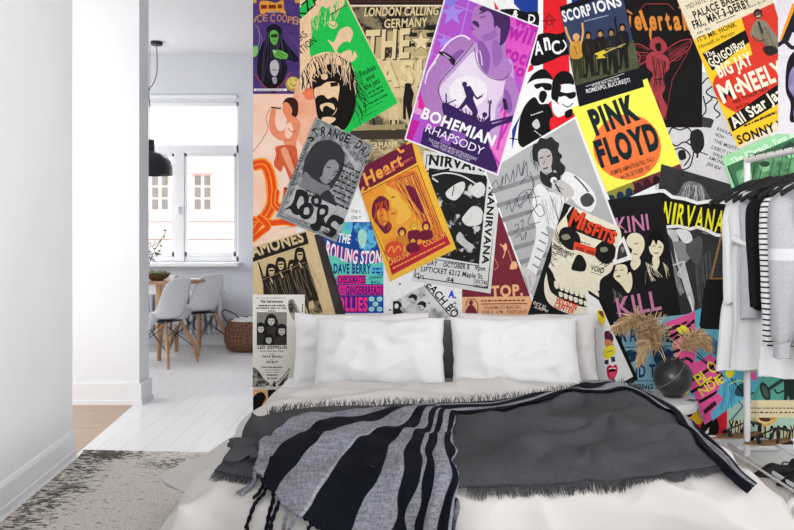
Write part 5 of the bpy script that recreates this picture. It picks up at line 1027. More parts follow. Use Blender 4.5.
# ---- striped throw
V_, F_ = [], []
for o_ in (duvet, throw, throw.children[0]):
    n_ = len(V_); V_ += [tuple(v.co + (v.normal * 0)) for v in o_.data.vertices]; F_ += [tuple(i + n_ for i in f.vertices) for f in o_.data.polygons]
BVC = BVHTree.FromPolygons(V_, F_)
NVY = mat('#14161e', .95, spec=.08, var=.35, scale=120, bump=.5, bscale=600, stretch=(1, 6, 1))
def marl(key, a, b_, sc=160):
    m, nt, b = base_mat(key, .95, 0, .1); tc = N(nt, 'ShaderNodeTexCoord')
    fac = []
    for st_ in ((1, .12, 1), (.12, 1, 1)):
        mp = N(nt, 'ShaderNodeMapping'); mp.inputs['Scale'].default_value = st_; nt.links.new(tc.outputs['Object'], mp.inputs[0])
        n = N(nt, 'ShaderNodeTexNoise', Scale=float(sc), Detail=2.0); nt.links.new(mp.outputs[0], n.inputs['Vector']); fac.append(n.outputs['Fac'])
    ad = N(nt, 'ShaderNodeMath', operation='ADD'); nt.links.new(fac[0], ad.inputs[0]); nt.links.new(fac[1], ad.inputs[1]); ad.use_clamp = False
    hf = N(nt, 'ShaderNodeMath', operation='MULTIPLY'); hf.inputs[1].default_value = .5; nt.links.new(ad.outputs[0], hf.inputs[0])
    r = ramp(nt, hf.outputs[0], [(.4, rgb(a)), (.6, rgb(b_))]); nt.links.new(r.outputs[0], b.inputs['Base Color'])
    bp = N(nt, 'ShaderNodeBump', Strength=.4, Distance=.002); nt.links.new(hf.outputs[0], bp.inputs['Height']); nt.links.new(bp.outputs[0], b.inputs['Normal']); return m
GRY = marl('marl_grey_wool', '#6b6c76', '#8f909b'); LGT = marl('pale_wool', '#85868f', '#a4a6ae')
C_ = [  # columns across the throw, each from the fringe to the bunch, then on along the narrow roll
    [(257, 470), (262, 457), (282, 444), (312, 432), (350, 424), (392, 420), (425, 416), (450, 412)],
    [(272, 500), (283, 484), (306, 464), (338, 447), (370, 434), (402, 426), (430, 419), (453, 414)],
    [(322, 535), (334, 512), (352, 488), (374, 466), (396, 448), (414, 434), (434, 423), (457, 417)],
    [(385, 570), (388, 540), (396, 510), (406, 482), (416, 458), (424, 440), (438, 428), (461, 421)],
    [(430, 590), (430, 560), (433, 526), (438, 494), (440, 466), (440, 446), (445, 433), (464, 425)],
    [(455, 590), (455, 560), (455, 526), (455, 494), (454, 468), (452, 450), (454, 439), (467, 429)]]
TU = [(502, 412), (560, 405), (606, 406), (652, 409), (684, 423), (712, 446), (748, 490)]
TL = [(515, 425), (574, 414), (607, 413), (648, 418), (674, 433), (701, 458), (744, 497)]
for q, c in enumerate(C_): c += [(a[0] + (b[0] - a[0]) * q / 5, a[1] + (b[1] - a[1]) * q / 5) for a, b in zip(TU, TL)]
STR = [(0, .13, 1), (.13, .22, 0), (.22, .33, 1), (.33, .34, 2), (.34, .47, 0), (.47, .58, 1), (.58, .66, 0), (.66, .70, 1), (.70, .78, 0), (.78, .87, 1), (.87, .975, 0), (.975, 1.01, 1)]
STR2 = [(0, .1, 0), (.1, .2, 1), (.2, .5, 0), (.5, .62, 1), (.62, .7, 2), (.7, 1.01, 0)]
NT, NW = 150, 110; rows = []
for i in range(NT + 1):
    t = i / NT; col = [spl(c, t) for c in C_]; row = []
    bun = 1 / (1 + math.exp(-(t - .36) * 22))           # 0 = spread fan, 1 = rolled up
    for k in range(NW + 1):
        v = k / NW; px, py = spl(col, v)
        hf = .024 + (.006 + .020 * max(0, v - .35)) * (math.sin(v * 26 + t * 3) + .9) + .022 * ridge(v * 3.2, t * 1.6, 6) * min(1, t * 4)
        hf += .026 * bumpf(v, .64, .05) * min(1, t * 5) + .03 * bumpf(v, .84, .05) * min(1, t * 4 + .3)
        hf = .024 + (hf - .024) * min(1, (1 - v) * 9)
        hr = .016 + .022 * math.sin(PI * v) ** .7 + .004 * math.sin(v * 20 + t * 30)
        row.append(at_px(px, py, hf * (1 - bun) + hr * bun + .02 * bumpf(t, .42, .05)))
    rows.append(row)
rows = over(relax(over(relax(above(rows, .01), 3), .016), 2), .012)
mb = MB(); v0 = [p for r in rows for p in r]; n = NW + 1
for i in range(NT):
    for k in range(NW):
        mb.m.append(next(m_ for a, b, m_ in (STR if i < NT * .45 else STR2) if a <= (k + .5) / NW < b)); mb.f.append((i * n + k, i * n + k + 1, (i + 1) * n + k + 1, (i + 1) * n + k))
mb.v = v0
st_throw = mb.build('striped_throw', [NVY, GRY, LGT], auto=180); tag(st_throw, 'navy and grey striped woven throw with long tassels bunched over the charcoal one', 'blanket')
md = st_throw.modifiers.new('cloth', 'SOLIDIFY'); md.thickness = .005; md.offset = 1
rr = random.Random(11)
for i in range(26):
    v = (i + .5) / 26; k = min(NW, int(v * NW)); p = rows[0][k]; q = rows[4][k]; d = (p - q); d = Vector((d.x, d.y, min(d.z, 0) - .01)).normalized(); m_ = next(m_ for a, b, m_ in STR if a <= v < b)
    P_ = [p.copy()]; dr = d.copy()
    for s_ in range(1, 9):
        dr = (dr * .8 + Vector((rr.uniform(-.2, .2) - .05, rr.uniform(-.2, .1) - .05, -.45))).normalized(); nx = P_[-1] + dr * .02
        qn, nn, _, _ = BV.find_nearest(nx)
        if nn.z < 0 and qn.z > .1: nn = -nn
        if (nx - qn).dot(nn) < .01: nx = qn + nn * .01
        P_.append(nx)
    mb = MB(); c = cat_rom(P_, 3); L_ = len(c)
    for ph in (0, PI):
        mb.tube([x + Vector((math.cos(j * .9 + ph), math.sin(j * .9 + ph), 0)) * .003 for j, x in enumerate(c)], [.0036] * (L_ - 3) + [.003, .004, .0015], 6)
    mb.build('tassel', (NVY, GRY, LGT)[0 if (m_ == 0 or i % 3 == 0) else 1], st_throw)

# ---- rug
rg, nt, b = base_mat('distressed_carpet', .95, 0, .05)
tc = N(nt, 'ShaderNodeTexCoord')
n1 = N(nt, 'ShaderNodeTexNoise', Scale=1.7, Detail=2.0); n2 = N(nt, 'ShaderNodeTexNoise', Scale=28.0, Detail=6.0, Roughness=.75); n3 = N(nt, 'ShaderNodeTexNoise', Scale=110.0, Detail=2.0); vo = N(nt, 'ShaderNodeTexVoronoi', Scale=3.2)
vo.feature = 'DISTANCE_TO_EDGE'
sp = N(nt, 'ShaderNodeSeparateXYZ'); nt.links.new(tc.outputs['Object'], sp.inputs[0])
mp = N(nt, 'ShaderNodeMapping'); mp.inputs['Scale'].default_value = (1, 1.7, 1); nt.links.new(tc.outputs['Object'], mp.inputs[0])
for n_ in (n1, n2, n3, vo): nt.links.new(mp.outputs[0], n_.inputs['Vector'])
def mth(op, a, b_=None):
    m = N(nt, 'ShaderNodeMath', operation=op)
    for i, x in enumerate((a, b_)):
        if x is None: continue
        if isinstance(x, (int, float)): m.inputs[i].default_value = x
        else: nt.links.new(x, m.inputs[i])
    return m.outputs[0]
vd = N(nt, 'ShaderNodeTexVoronoi', Scale=1.35); nt.links.new(mp.outputs[0], vd.inputs['Vector'])
def band(v, at, soft, sign=1):
    return mth('MINIMUM', mth('MAXIMUM', mth('MULTIPLY', mth('SUBTRACT', v, at), sign / soft), 0.0), 1.0)
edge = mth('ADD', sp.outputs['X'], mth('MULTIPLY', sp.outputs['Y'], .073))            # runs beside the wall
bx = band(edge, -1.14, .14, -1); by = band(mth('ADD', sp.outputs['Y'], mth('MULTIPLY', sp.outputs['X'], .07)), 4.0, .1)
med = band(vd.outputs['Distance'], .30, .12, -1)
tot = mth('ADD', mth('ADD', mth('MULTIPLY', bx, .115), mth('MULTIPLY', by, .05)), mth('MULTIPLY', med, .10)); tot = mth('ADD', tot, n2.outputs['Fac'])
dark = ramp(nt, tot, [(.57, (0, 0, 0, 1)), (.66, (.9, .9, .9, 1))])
basec = ramp(nt, n3.outputs['Fac'], [(.3, rgb('#b8b0a6')), (.5, rgb('#e2dcd3')), (.7, rgb('#f2ede6'))])
mx = N(nt, 'ShaderNodeMixRGB'); nt.links.new(dark.outputs[0], mx.inputs['Fac']); nt.links.new(basec.outputs[0], mx.inputs['Color1']); mx.inputs['Color2'].default_value = rgb('#332a25')
nt.links.new(mx.outputs[0], b.inputs['Base Color']); bp = N(nt, 'ShaderNodeBump', Strength=.5, Distance=.004); nt.links.new(n3.outputs['Fac'], bp.inputs['Height']); nt.links.new(bp.outputs[0], b.inputs['Normal'])
RP = [(-1.745, 4.30), (2.5, 3.98), (2.5, .3), (-1.44, .3), (-1.715, 4.16)]; n_ = len(RP); mb = MB()
mb.add([Vector((x, y, z)) for z in (.001, .01) for x, y in RP], [tuple(range(n_)), tuple(range(n_, 2 * n_))] + [(i, (i + 1) % n_, n_ + (i + 1) % n_, n_ + i) for i in range(n_)]); rug = mb.build('patterned_rug', rg, smooth=False); tag(rug, 'worn beige rug with faded dark floral pattern under the bed', 'rug')
# ================================================================= bedside table, vase
NS = mat('#e4e3e3', .45, spec=.4, var=.015)
t = empty('bedside_table', (1.345, 4.06, 0)); tag(t, 'round white bedside table between the bed and the clothes rack', 'table')
mb = MB(); mb.lathe([(0, .295), (.2, .295), (.215, .302), (.22, .315), (.22, .338), (.214, .351), (.2, .355), (0, .355)], n=64); mb.build('table_top', NS, t)
mb = MB(); mb.lathe([(0, 0), (.13, 0), (.13, .012), (.03, .02), (.025, .04), (.025, .295), (0, .295)], n=32); mb.build('pedestal', NS, t)
t = empty('round_vase', (1.45, 4.06, .356)); tag(t, 'round matte black ball vase holding dried pampas grass', 'vase')
VB = mat('#2b2b2e', .32, spec=.5, var=.12, scale=30)
R_ = .099; prof = [(0, 0), (.045, 0)] + [(R_ * math.sin(a), R_ * (1 - math.cos(a)) * 1.0 + .002) for a in [PI * k / 22 for k in range(4, 20)]] + [(.038, .197), (.036, .205), (.03, .204), (.03, .19), (.06, .16), (0, .03)]
mb = MB(); mb.lathe(prof, n=56); mb.build('vase_body', VB, t)
mb = MB(); p_ = [Vector((-.104 * math.cos(a) * .96, -.104 * math.sin(.9) * .8 - .02, .1 + .1 * math.sin(a))) for a in (0, .3)]
cord = []
for k in range(20):
    u = k / 19; x = -.085 + .15 * u; z = .055 + .145 * u; y = -math.sqrt(max(.0, .1015 ** 2 - x * x - (z - .1) ** 2)); cord.append((x, y - .001, z))
mb.tube(cord, .0012, 5); mb.build('twine', mat('#b8a88c', .9), t)
PG = [mat('#c4a177', .9, var=.2, scale=30), mat('#e0c59d', .9, var=.2, scale=30), mat('#a8865c', .9, var=.2, scale=30)]
def plume(label, spine, n, ln, seed, droop, width):
    r = random.Random(seed); sp_ = cat_rom([world(x, y, d) for x, y, d in spine], 8)
    o = empty('pampas_grass', sp_[0]); tag(o, label, 'dried grass', 'dried grass in the ball vase'); base = sp_[0]
    mb = MB(); mb.tube([p - base for p in sp_], .0022, 6); mb.build('stem', PG[1], o)
    mb = MB(); s0 = int(len(sp_) * .3); first = True
    for i in range(n):
        t = s0 + (len(sp_) - 1 - s0) * r.random(); j = min(int(t), len(sp_) - 2); p = sp_[j].lerp(sp_[j + 1], t - j); d = (sp_[j + 1] - sp_[j]).normalized()
        e = (t - s0) / (len(sp_) - 1 - s0); l = ln * (1 - .45 * e) * r.uniform(.5, 1.2); sd = Vector((r.uniform(-1, 1), r.uniform(-1, 1), r.uniform(-.5, .6))) * width
        dr = (d * .7 + sd).normalized(); q = [p]; 
        for s_ in range(4): dr = (dr + Vector((0, 0, -droop)) + Vector((r.uniform(-.2, .2), r.uniform(-.2, .2), 0))).normalized(); q.append(q[-1] + dr * l / 4)
        mb.mi = r.choice((0, 0, 1, 1, 2)); mb.tube([x - base for x in q], [.0014, .0019, .0025, .002, .0007], 3, False)
        for s_ in range(5):
            u = r.uniform(.3, 1) * 4; k = min(int(u), 3); c = q[k].lerp(q[k + 1], u - k) - base; dd = (dr + Vector((r.uniform(-1, 1), r.uniform(-1, 1), r.uniform(-1, .4)))).normalized() * .011
            mb.tube([c, c + dd], [.0016, .0005], 3, False)
    f = mb.build('plume', PG, o, smooth=False); f['kind'] = 'stuff'; return o
plume('large dried pampas plume arching over to the left of the black vase', [(668, 366, 4.06), (662, 350, 4.05), (655, 334, 4.03), (646, 324, 4.02), (634, 320, 4.0), (621, 324, 3.99)], 800, .12, 3, .16, .6)
plume('dried pampas plume hanging low beside the left flank of the vase', [(667, 366, 4.05), (660, 352, 4.02), (652, 342, 4.0), (645, 345, 3.98), (640, 358, 3.97)], 520, .09, 8, .22, .55)
plume('smaller dried pampas plume leaning right of the black vase', [(672, 364, 4.06), (680, 352, 4.06), (690, 341, 4.05), (699, 336, 4.03), (707, 343, 4.01)], 560, .095, 5, .2, .65)
mb = MB()
for dx in (0, .035): mb.tube([(dx + .016 * math.cos(a), .016 * math.sin(a) * .8, .004 + .002 * math.sin(a * 2)) for a in [2 * PI * k / 16 for k in range(17)]], .0022, 6, False)
mb.tube([(.016, 0, .005), (.02, 0, .007)], .002); o = mb.build('wire_trinket', BLK); o.location = (1.5, 3.95, .356); tag(o, 'small twisted dark wire rings lying in front of the vase', 'trinket')

# ================================================================= clothes rack
RW = mat('#f0f0f1', .4, spec=.5, var=.01)
RX = 1.85
rk = empty('clothes_rack', (RX, 3.5, 0)); tag(rk, 'white tubular metal clothes rack full of garments at right', 'clothes rack')
def rt(name, pts_, r, n=12):
    mb = MB(); mb.tube([Vector(p) - Vector((RX, 3.5, 0)) for p in pts_], r, n); return mb.build(name, RW, rk)
def bend(a, b, c, r=.05, n=6):
    a, b, c = Vector(a), Vector(b), Vector(c); p, q = b + (a - b).normalized() * r, b + (c - b).normalized() * r
    return [p.lerp(b, t).lerp(b.lerp(q, t), t) for t in [k / n for k in range(n + 1)]]
YB, YN = 4.08, 2.75
rt('hanging_rail', [(RX, YB, 1.6), (RX, YN, 1.6)], .0165)
rt('post', [(RX, YB, 1.612), (RX, YB, .02)], .0165); rt('post', [(RX, YN, 1.612), (RX, YN, .02)], .0165)
rt('lower_rail', [(RX, 4.3, .035), (RX, YN, .035)], .011)
rt('foot', [(RX - .02, 4.3, .016)] + [(RX + .28, 4.3, .016)], .014)
P1 = [(1.46, 2.9, .012)] + bend((1.46, 2.9, .0), (1.46, 2.9, .21), (1.7, 2.9, .21), .07) + [(RX + .2, 2.9, .21)] + bend((1.7, 2.9, .21), (RX + .27, 2.9, .21), (RX + .27, 2.9, 0), .07) + [(RX + .27, 2.9, .012)]
rt('foot', P1, .0135)
for x in (RX - .14, RX + .14): rt('shelf_rail', [(x, 4.24, .1), (x, 3.1, .1)], .006, 8)
for y in (4.24, 3.1): rt('shelf_bracket', [(RX - .14, y, .1), (RX + .14, y, .1)], .006, 8)
# hangers
HB = mat('#171718', .5, var=.04)
def hanger(label, y, zt, w=.22, m=HB, skew=0):
    o = empty('clothes_hanger', (RX, y, 0)); tag(o, label, 'hanger', 'hangers on the white rack')
    mb = MB(); mb.tube(cat_rom([(0, .0, zt + .035), (.001, 0, zt + .05), (.022, 0, 1.605), (.012, 0, 1.627), (-.012, 0, 1.627), (-.021, 0, 1.605)], 5), .0022, 6); mb.build('hook', CHRM, o)
    rows = []
    for k in range(25):
        u = -1 + 2 * k / 24; x = u * w; z = zt + .035 - .115 * abs(u) ** 1.2; hh = .009 + .004 * abs(u); th = .006 + .008 * abs(u)
        rows.append([Vector((x, th * math.cos(a), z + hh * math.sin(a))) for a in [2 * PI * q / 10 for q in range(10)]])
    mb = MB(); mb.grid(rows, True); mb.add(rows[0], [tuple(range(10))]); mb.add(rows[-1], [tuple(range(10))]); mb.build('shoulder_bar', m, o); return o
def loft(levels, seed, folds=7, amp=.012, n=72, yshift=None):
    """hanging cloth: levels (z, half width, half thickness, x shift)"""
    L_ = cat_rom([(z, w, t * .8) for z, w, t, *_ in levels], 6); X_ = cat_rom([((l[3] if len(l) > 3 else 0), 0, 0) for l in levels], 6); rows = []
    zt = levels[0][0]; zb = levels[-1][0]
    for (z, w, t), xs in zip([tuple(v) for v in L_], X_):
        f = (zt - z) / (zt - zb); row = []
        for k in range(n):
            a = 2 * PI * k / n; c, s_ = math.cos(a), math.sin(a); x = w * math.copysign(abs(c) ** .7, c); y = t * math.copysign(abs(s_) ** .7, s_)
            g = amp * min(1, f * 2.2) * (math.sin(x / w * folds + seed + 1.2 * nz(z * 2, x * 4, seed)) + .5 * math.sin(x / w * folds * 1.9 + seed * 2)); y += g * (1 if s_ >= 0 else 1)
            row.append(Vector((x + xs.x + .006 * nz(z * 5, a, seed), y + .008 * nz(x * 8, z * 6, seed), z + (.006 * math.sin(a * 3 + seed) if f > .97 else 0))))
        rows.append(row)
    return rows
def cloth_obj(name, rows, m, parent, fm=None, off=(0, 0, 0)):
    mb = MB(); mb.grid(rows, True); mb.add(rows[0], [tuple(range(len(rows[0])))])
    if fm:
        n = len(rows[0]); mb.m = [fm(sum((rows[i][k].z for k in (0,)), 0), i) for i in range(len(rows) - 1) for _ in range(n)] + [0]
    o = mb.build(name, m, parent, auto=80); md = o.modifiers.new('cloth', 'SOLIDIFY'); md.thickness = .003; md.offset = -1; return o
def sleeve(levels, seed, sx, yo, amp=.006):
    rows = loft([(z, w, t) for z, w, t, x, y in levels], seed, 3, amp, 28)
    L_ = cat_rom([(x, y, 0) for z, w, t, x, y in levels], 6)
    for r, s_ in zip(rows, L_):
        for v in r: v.x = (v.x + s_.x) * 1; v.y += s_.y
    return rows
LW = mat('#e3e4e7', .85, spec=.15, var=.02, bump=.15, bscale=400); LW2 = mat('#eeeff1', .85, spec=.15, var=.02, bump=.15, bscale=400); LG = mat('#b9bbc1', .85, spec=.1, var=.05, bump=.15)
BK = mat('#161618', .85, spec=.15, var=.08, bump=.2); SM = marl('marl_jersey', '#a2a3a8', '#b5b6bb', 300); SB = marl('pale_jersey', '#c6c7cb', '#d3d4d8', 300)
def garment(name, label, cat, y, levels, m, seed, folds=7, amp=.012, fm=None):
    o = empty(name, (RX, y, 0)); tag(o, label, cat); cloth_obj('body', loft(levels, seed, folds, amp), m, o, fm); return o
ZS = 1.43
# 1 bag
t = empty('chain_bag', (RX, 4.02, 0)); tag(t, 'black handbag on a gold chain strap, leftmost on the clothes rack', 'bag')
mb = MB(); mb.grid(loft([(.975, .06, .02, -.17), (.96, .07, .03, -.17), (.86, .085, .034, -.175), (.76, .09, .036, -.18), (.725, .085, .03, -.18), (.72, .02, .01, -.18)], 3, 4, .003), True); mb.build('bag_body', BK, t)
GD = mat('#b98d4a', .3, .7, var=.1); mb = MB()
for A_, B_ in (((-.215, 0, .975), (-.12, 0, 1.37)), ((-.105, 0, .98), (-.11, 0, 1.37))):
    A_, B_ = Vector(A_), Vector(B_); nL = 34
    for k in range(nL):
        c = A_.lerp(B_, (k + .5) / nL); d = (B_ - A_).normalized(); s_ = Vector((1, 0, 0)) if k % 2 else Vector((0, 1, 0)); ll = (B_ - A_).length / nL * .75
        mb.tube([c + d * math.cos(a) * ll + s_ * math.sin(a) * .005 for a in [2 * PI * q / 8 for q in range(9)]], .0018, 4, False)
mb.tube([(-.22, 0, .975), (-.1, 0, .98)], .006, 8); mb.build('chain_strap', GD, t)
hanger('black hanger carrying the chain bag at the wall end of the rack', 4.02, 1.45)
# 2 long coat
def coat(name, label, y, zb, m, seed, wtop=.155, wbot=.215, cat='coat', xs=0, flap=True):
    o = garment(name, label, cat, y, [(ZS + .025, .04, .02), (ZS, .12, .03), (ZS - .04, wtop, .045), (ZS - .2, wtop + .005, .05), (1.0, wtop - .005, .05), (.8, wbot - .02, .052), (zb + .02, wbot, .05), (zb, wbot, .05)], m, seed, 8, .014)
    for sx in (-1, 1):
        cloth_obj('sleeve', sleeve([(ZS - .06, .03, .035, sx * (wtop - .02), -.01), (ZS - .16, .05, .045, sx * (wtop - .005), -.035), (1.12, .05, .042, sx * (wtop + .005), -.06), (.92, .044, .036, sx * (wtop + .005), -.055), (.86, .042, .034, sx * wtop, -.05)], seed + sx, sx, 0), m, o)
    if flap:
        mb = MB(); mb.box((-.17, -.088, .83), (-.045, -.07, .9), .006); mb.build('pocket_flap', m, o)
    return o
coat('white_coat', 'long white coat with pocket flap, beside the chain bag on the rack', 3.94, .52, LW2, 2)
hanger('black hanger inside the long white coat with pocket flap', 3.94, 1.45)
# 3 shirt
o = garment('white_shirt', 'white draped shirt with a rolled sleeve, hanging in front of the long coat', 'shirt', 3.83, [(ZS + .02, .05, .02), (ZS, .11, .03), (ZS - .04, .165, .04), (1.2, .17, .045), (.95, .175, .05), (.75, .18, .05), (.56, .195, .05), (.545, .195, .05)], LW, 6, 6, .02)
cloth_obj('sleeve', sleeve([(ZS - .05, .03, .035, -.145, -.01), (1.3, .044, .038, -.165, -.03), (1.2, .042, .036, -.165, -.04), (1.16, .04, .034, -.16, -.04)], 4, -1, 0), LW, o)
mb = MB(); mb.tube(cat_rom([(-.2, -.05, 1.19), (-.16, -.11, 1.16), (-.1, -.1, 1.17), (-.09, -.03, 1.2)], 5), .018, 10); mb.build('rolled_cuff', LW, o)
hanger('black hanger under the draped white shirt', 3.83, 1.455)
o = garment('grey_blouse', 'pale grey top with open shoulders behind the black cardigan', 'top', 3.74, [(ZS + .015, .06, .02), (ZS - .01, .13, .03), (ZS - .05, .19, .035), (1.15, .185, .04), (.9, .19, .045), (.8, .19, .045)], LG, 9, 5, .012)
hanger('black hanger in the pale grey top', 3.74, 1.45)
o = garment('black_cardigan', 'black cardigan between the pale grey top and the striped top', 'cardigan', 3.57, [(ZS + .015, .05, .02), (ZS, .12, .03), (ZS - .04, .195, .04), (1.15, .2, .045), (.9, .2, .05), (.86, .2, .05)], BK, 12, 6, .012)
cloth_obj('sleeve', sleeve([(ZS - .06, .03, .035, -.18, -.01), (1.3, .05, .045, -.2, -.03), (1.05, .046, .04, -.2, -.045), (.88, .04, .034, -.195, -.04)], 14, -1, 0), BK, o)
hanger('black hanger holding the black cardigan', 3.57, 1.455)
STM = bpy.data.materials.new('striped_jersey'); STM.use_nodes = True; nt = STM.node_tree; b = nt.nodes['Principled BSDF']; b.inputs['Roughness'].default_value = .9
tc = N(nt, 'ShaderNodeTexCoord'); sp = N(nt, 'ShaderNodeSeparateXYZ'); nt.links.new(tc.outputs['Object'], sp.inputs[0]); m1 = N(nt, 'ShaderNodeMath', operation='MULTIPLY'); m1.inputs[1].default_value = 42.0; nt.links.new(sp.outputs['Z'], m1.inputs[0])
m2 = N(nt, 'ShaderNodeMath', operation='FRACT'); nt.links.new(m1.outputs[0], m2.inputs[0]); r = ramp(nt, m2.outputs[0], [(0, rgb('#ececec')), (.68, rgb('#17181b'))], 'CONSTANT'); nt.links.new(r.outputs[0], b.inputs['Base Color'])
o = garment('striped_shirt', 'white top with thin black stripes beside the grey sweatshirt', 'top', 3.475, [(ZS + .015, .06, .02), (ZS, .12, .03), (ZS - .05, .175, .04), (1.15, .178, .045), (.85, .18, .05), (.7, .185, .05)], STM, 17, 5, .01)
cloth_obj('sleeve', sleeve([(ZS - .06, .03, .035, -.165, -.01), (1.3, .05, .042, -.18, -.03), (1.05, .046, .04, -.185, -.04), (.72, .04, .034, -.18, -.04)], 14, -1, 0), STM, o)
hanger('black hanger under the thin striped top', 3.475, 1.455)
t = o = garment('grey_sweatshirt', 'grey marl sweatshirt with paler chest band, nearest garment on the rack', 'sweatshirt', 3.37, [(ZS + .02, .07, .025), (ZS, .13, .035), (ZS - .05, .18, .05), (1.15, .185, .055), (.9, .19, .06), (.79, .19, .06), (.76, .175, .05), (.72, .172, .05)], [SM, SB], 21, 5, .012, lambda z, i: 1 if 1.12 < z < 1.185 else 0)
cloth_obj('sleeve', sleeve([(ZS - .05, .035, .04, -.165, -.01), (1.32, .06, .05, -.19, -.05), (1.05, .056, .048, -.2, -.075), (.8, .048, .042, -.2, -.07), (.745, .035, .034, -.2, -.065)], 24, -1, 0), [SM, SB], o, lambda z, i: 1 if 1.12 < z < 1.185 else 0)
cloth_obj('cuff', sleeve([(.748, .034, .033, -.2, -.065), (.71, .033, .032, -.2, -.065), (.68, .034, .033, -.2, -.065)], 24, -1, 0, .002), SM, o)
hanger('black hanger under the grey marl sweatshirt', 3.37, 1.46)
o = garment('black_skirt', 'black white-edged hem showing just under the grey sweatshirt', 'skirt', 3.27, [(ZS - .02, .1, .02), (ZS - .1, .15, .03), (1.1, .12, .03), (.75, .14, .035), (.72, .15, .035)], [BK, LW2], 31, 4, .008, lambda z, i: 1 if .745 < z < .76 else 0)
hanger('black hanger above the black hem, nearest to the viewer', 3.27, 1.46)
o = coat('white_dress', 'long white dress hanging lower than the sweatshirt at the right edge', 3.68 + .17, .54, LW, 41, .19, .22, 'dress', 0, False)
o.location = (RX + .06, 3.655, 0); o.scale = (.9, .7, 1)
hanger('black hanger inside the long white dress near the right edge', 3.655, 1.45)

# ================================================================= shoes
TAN = mat('#8a6748', .6, var=.15, scale=30); DKL = mat('#19191b', .55, spec=.35, var=.1); BRN = mat('#7b4a33', .5, var=.15)
def sole_outline(L, w, n=40):
    P_ = []
    for k in range(n):
        a = 2 * PI * k / n; c, s_ = math.cos(a), math.sin(a); x = -L / 2 * c; t = (x + L / 2) / L
        wd = w * (.36 + .14 * math.sin(PI * min(1, t * 1.0)) - .10 * bumpf(t, .42, .16) + .05 * bumpf(t, .72, .2)); P_.append((x, math.copysign(abs(s_) ** .75, s_) * wd))
    return P_
def sandal(label, loc, rz, straps=1):
    t = empty('sandal', loc, rz); tag(t, label, 'shoe', 'tan sandals beneath the rack'); L = .25; o_ = sole_outline(L, .085); n = len(o_)
    def zt(x): u = (x + L / 2) / L; return .010 + .018 * max(0, 1 - u * 2.2)
    mb = MB(); mb.add([Vector((x, y, zt(x) - .009)) for x, y in o_] + [Vector((x, y, zt(x))) for x, y in o_], [tuple(range(n)), tuple(range(n, 2 * n))] + [(i, (i + 1) % n, n + (i + 1) % n, n + i) for i in range(n)]); mb.build('sole', TAN, t, smooth=False)
    mb = MB(); mb.box((-L / 2, -.025, 0), (-L / 2 + .06, .025, .019), .003); mb.build('heel', DKL, t)
    def strap(x, h, w, tilt=0):
        m_ = MB(); m_.grid([[Vector((x + dx + tilt * math.sin(a), .037 * math.cos(a), zt(x) + h * math.sin(a))) for a in [PI * k / 12 for k in range(13)]] for dx in (-w / 2, w / 2)]); q = m_.build('strap', DKL, t); md = q.modifiers.new('leather', 'SOLIDIFY'); md.thickness = .003
    strap(.065, .03, .022); strap(-.03, .06, .014, -.02)
    mb = MB(); mb.tube(cat_rom([(.06, 0, .042), (.01, .0, .06), (-.04, .01, .08), (-.09, .03, .075), (-.12, .0, .07), (-.09, -.03, .075), (-.04, -.01, .08)], 6), .004, 6); mb.build('ankle_strap', DKL, t)
    mb = MB(); mb.tube([(-.115, 0, .02), (-.122, 0, .07)], .006, 6); mb.build('heel_strap', DKL, t); return t
sandal('tan sandal with black straps, farthest of the shoes below the rack', (1.86, 4.20, .107), PI + .03)
sandal('tan sandal with black straps, second of the shoes below the rack', (1.95, 4.06, .107), PI + .05)
def pump(label, loc, rz, m=DKL, boot=False):
    t = empty('ankle_boot' if boot else 'court_shoe', loc, rz); tag(t, label, 'boot' if boot else 'shoe', 'black boots beneath the rack' if boot else 'black flat shoes beneath the rack')
    L = .25; rows = []
    for k in range(22):
        u = k / 21; x = -L / 2 + L * u; w = .041 * (math.sin(PI * min(.97, max(.04, u))) ** .42) * (1 - .16 * bumpf(u, .4, .15)); lift = .03 * max(0, 1 - u * 2) if not boot else .025 * max(0, 1 - u * 2)
        top = (.055 if u < .2 else .028 + .03 * bumpf(u, .62, .22)); top = top * math.sin(PI * min(1, max(0, (1.02 - u) * 2.2)) / 2) ** .6
        if boot: top = .065 - .03 * max(0, u - .45)
        if u > .97: top *= .6
        rows.append([Vector((x, w * math.cos(a), lift + .006 + max(0, math.sin(a)) * top + (min(0, math.sin(a)) * .005))) for a in [2 * PI * q / 18 for q in range(18)]])
    mb = MB(); mb.grid(rows, True); mb.add(rows[0], [tuple(range(18))]); mb.add(rows[-1], [tuple(range(18))]); mb.build('upper', m, t)
    mb = MB(); mb.tube([(-L / 2 + .03, 0, .03), (-L / 2 + .028, 0, 0)], [.024, .02] if boot else [.02, .016], 12); mb.build('heel', DKL, t)
    if boot:
        mb = MB(); R2 = []
        for k in range(12): z = .045 + .13 * k / 11; R2.append([Vector((-.065 + .012 * k / 11 + (.052 + .004 * k / 11) * math.cos(a), .036 * math.sin(a), z + .012 * math.cos(a) * (k / 11))) for a in [2 * PI * q / 20 for q in range(20)]])
        mb.grid(R2, True); q = mb.build('shaft', m, t); md = q.modifiers.new('leather', 'SOLIDIFY'); md.thickness = .003; md.offset = -1
    else:
        mb = MB(); mb.tube([(-.1 + .09 * (1 - math.cos(a)) * .5, .034 * math.cos(a * 2), .055 + .0 * a) for a in [PI * q / 10 for q in range(11)]], .003, 6); mb.build('trim', m, t)
    return t
pump('black flat shoe with rounded toe, left of its pair on the rug below the rack', (1.89, 3.83, .012), PI + .1)
pump('black flat shoe with rounded toe, right of its pair on the rug below the rack', (1.93, 3.68, .012), PI + .12)
pump('black ankle boot behind the nearer black ankle boot', (1.95, 3.56, .012), PI + .12, DKL, True)
pump('black ankle boot closest to the bed foot at the right edge', (1.95, 3.43, .012), PI + .1, DKL, True)
pump('brown leather ankle boot standing between the sandals and the right edge', (2.1, 3.74, .012), PI + .2, BRN, True)
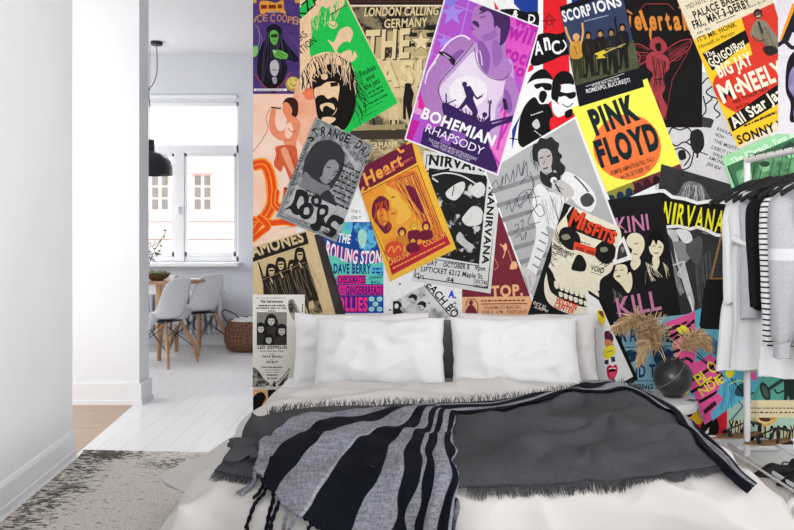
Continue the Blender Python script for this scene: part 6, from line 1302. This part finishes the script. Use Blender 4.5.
# ================================================================= daylight, added fill lights and camera
sc = bpy.context.scene
w = bpy.data.worlds.new('sky'); sc.world = w; w.use_nodes = True; bg = w.node_tree.nodes['Background']; bg.inputs[0].default_value = (1, 1, 1, 1); bg.inputs[1].default_value = 1.7
def alight(name, loc, target, sx, sy, power, col=(1, 1, 1)):
    l = bpy.data.lights.new(name, 'AREA'); l.shape = 'RECTANGLE'; l.size = sx; l.size_y = sy; l.energy = power; l.color = col
    o = bpy.data.objects.new(name, l); C.objects.link(o); o.location = loc; o.rotation_euler = (Vector(target) - Vector(loc)).to_track_quat('-Z', 'Y').to_euler(); return o
alight('overhead_fill_light', (.3, 2.5, 3.12), (.4, 3.9, .6), 4.2, .8, 6).data.spread = math.radians(140)  # added overhead fill for wall and pillows, no real lamp there
alight('back_fill_light', (.3, -3.2, 2.2), (.3, 4.3, 1.75), 4.4, 1.8, 8).data.spread = math.radians(56)  # added fill behind the viewer, narrowed to spare the duvet front
alight('right_fill_light', (3.0, 1.3, 1.9), (-1.7, 2.9, 1.6), 2.4, 1.7, 18).data.spread = math.radians(70)  # added fill from the right to brighten the left wall
alight('kitchen_sky_daylight', (-2.7, KD_ + 1.5, 4.2), (-2.3, 7.4, .6), 2.8, 1.7, 240)
alight('kitchen_fill_light', (-4.4, 7.0, 1.9), (0, 7.1, .9), 1.8, 1.6, 50)  # added fill hidden beside the kitchen view, lifts the dark kitchen
alight('left_fill_light', (-1.55, -.6, 2.1), (1.9, 4.1, 1.5), 1.6, 1.5, 36).data.spread = math.radians(52)  # added fill from the left to brighten the rack, no window there
alight('passage_fill_light', (-3.9, 4.6, 1.9), (-1.0, 4.7, -.3), .7, 1.8, 30)  # added unseen fill brightening the passage wall and floor
sun = bpy.data.lights.new('sun', 'SUN'); sun.energy = 3.2; sun.angle = .02; so = bpy.data.objects.new('sun', sun); C.objects.link(so); so.rotation_euler = (math.radians(25), 0, math.radians(-8))
cam = bpy.data.cameras.new('camera'); cam.sensor_width = 36; cam.lens = 35.0; cam.shift_y = -(265 - 236) / 794; cam.clip_end = 200
co = bpy.data.objects.new('camera', cam); C.objects.link(co); co.location = EYE; co.rotation_euler = (PI / 2, 0, 0); sc.camera = co
sc.view_settings.view_transform = 'Standard'; sc.view_settings.look = 'None'; sc.view_settings.exposure = .08; sc.view_settings.gamma = 1; sc.view_settings.use_curve_mapping = False
sc.cycles.use_denoising = True; sc.cycles.max_bounces = 8; sc.cycles.transparent_max_bounces = 8; sc.cycles.sample_clamp_indirect = 6
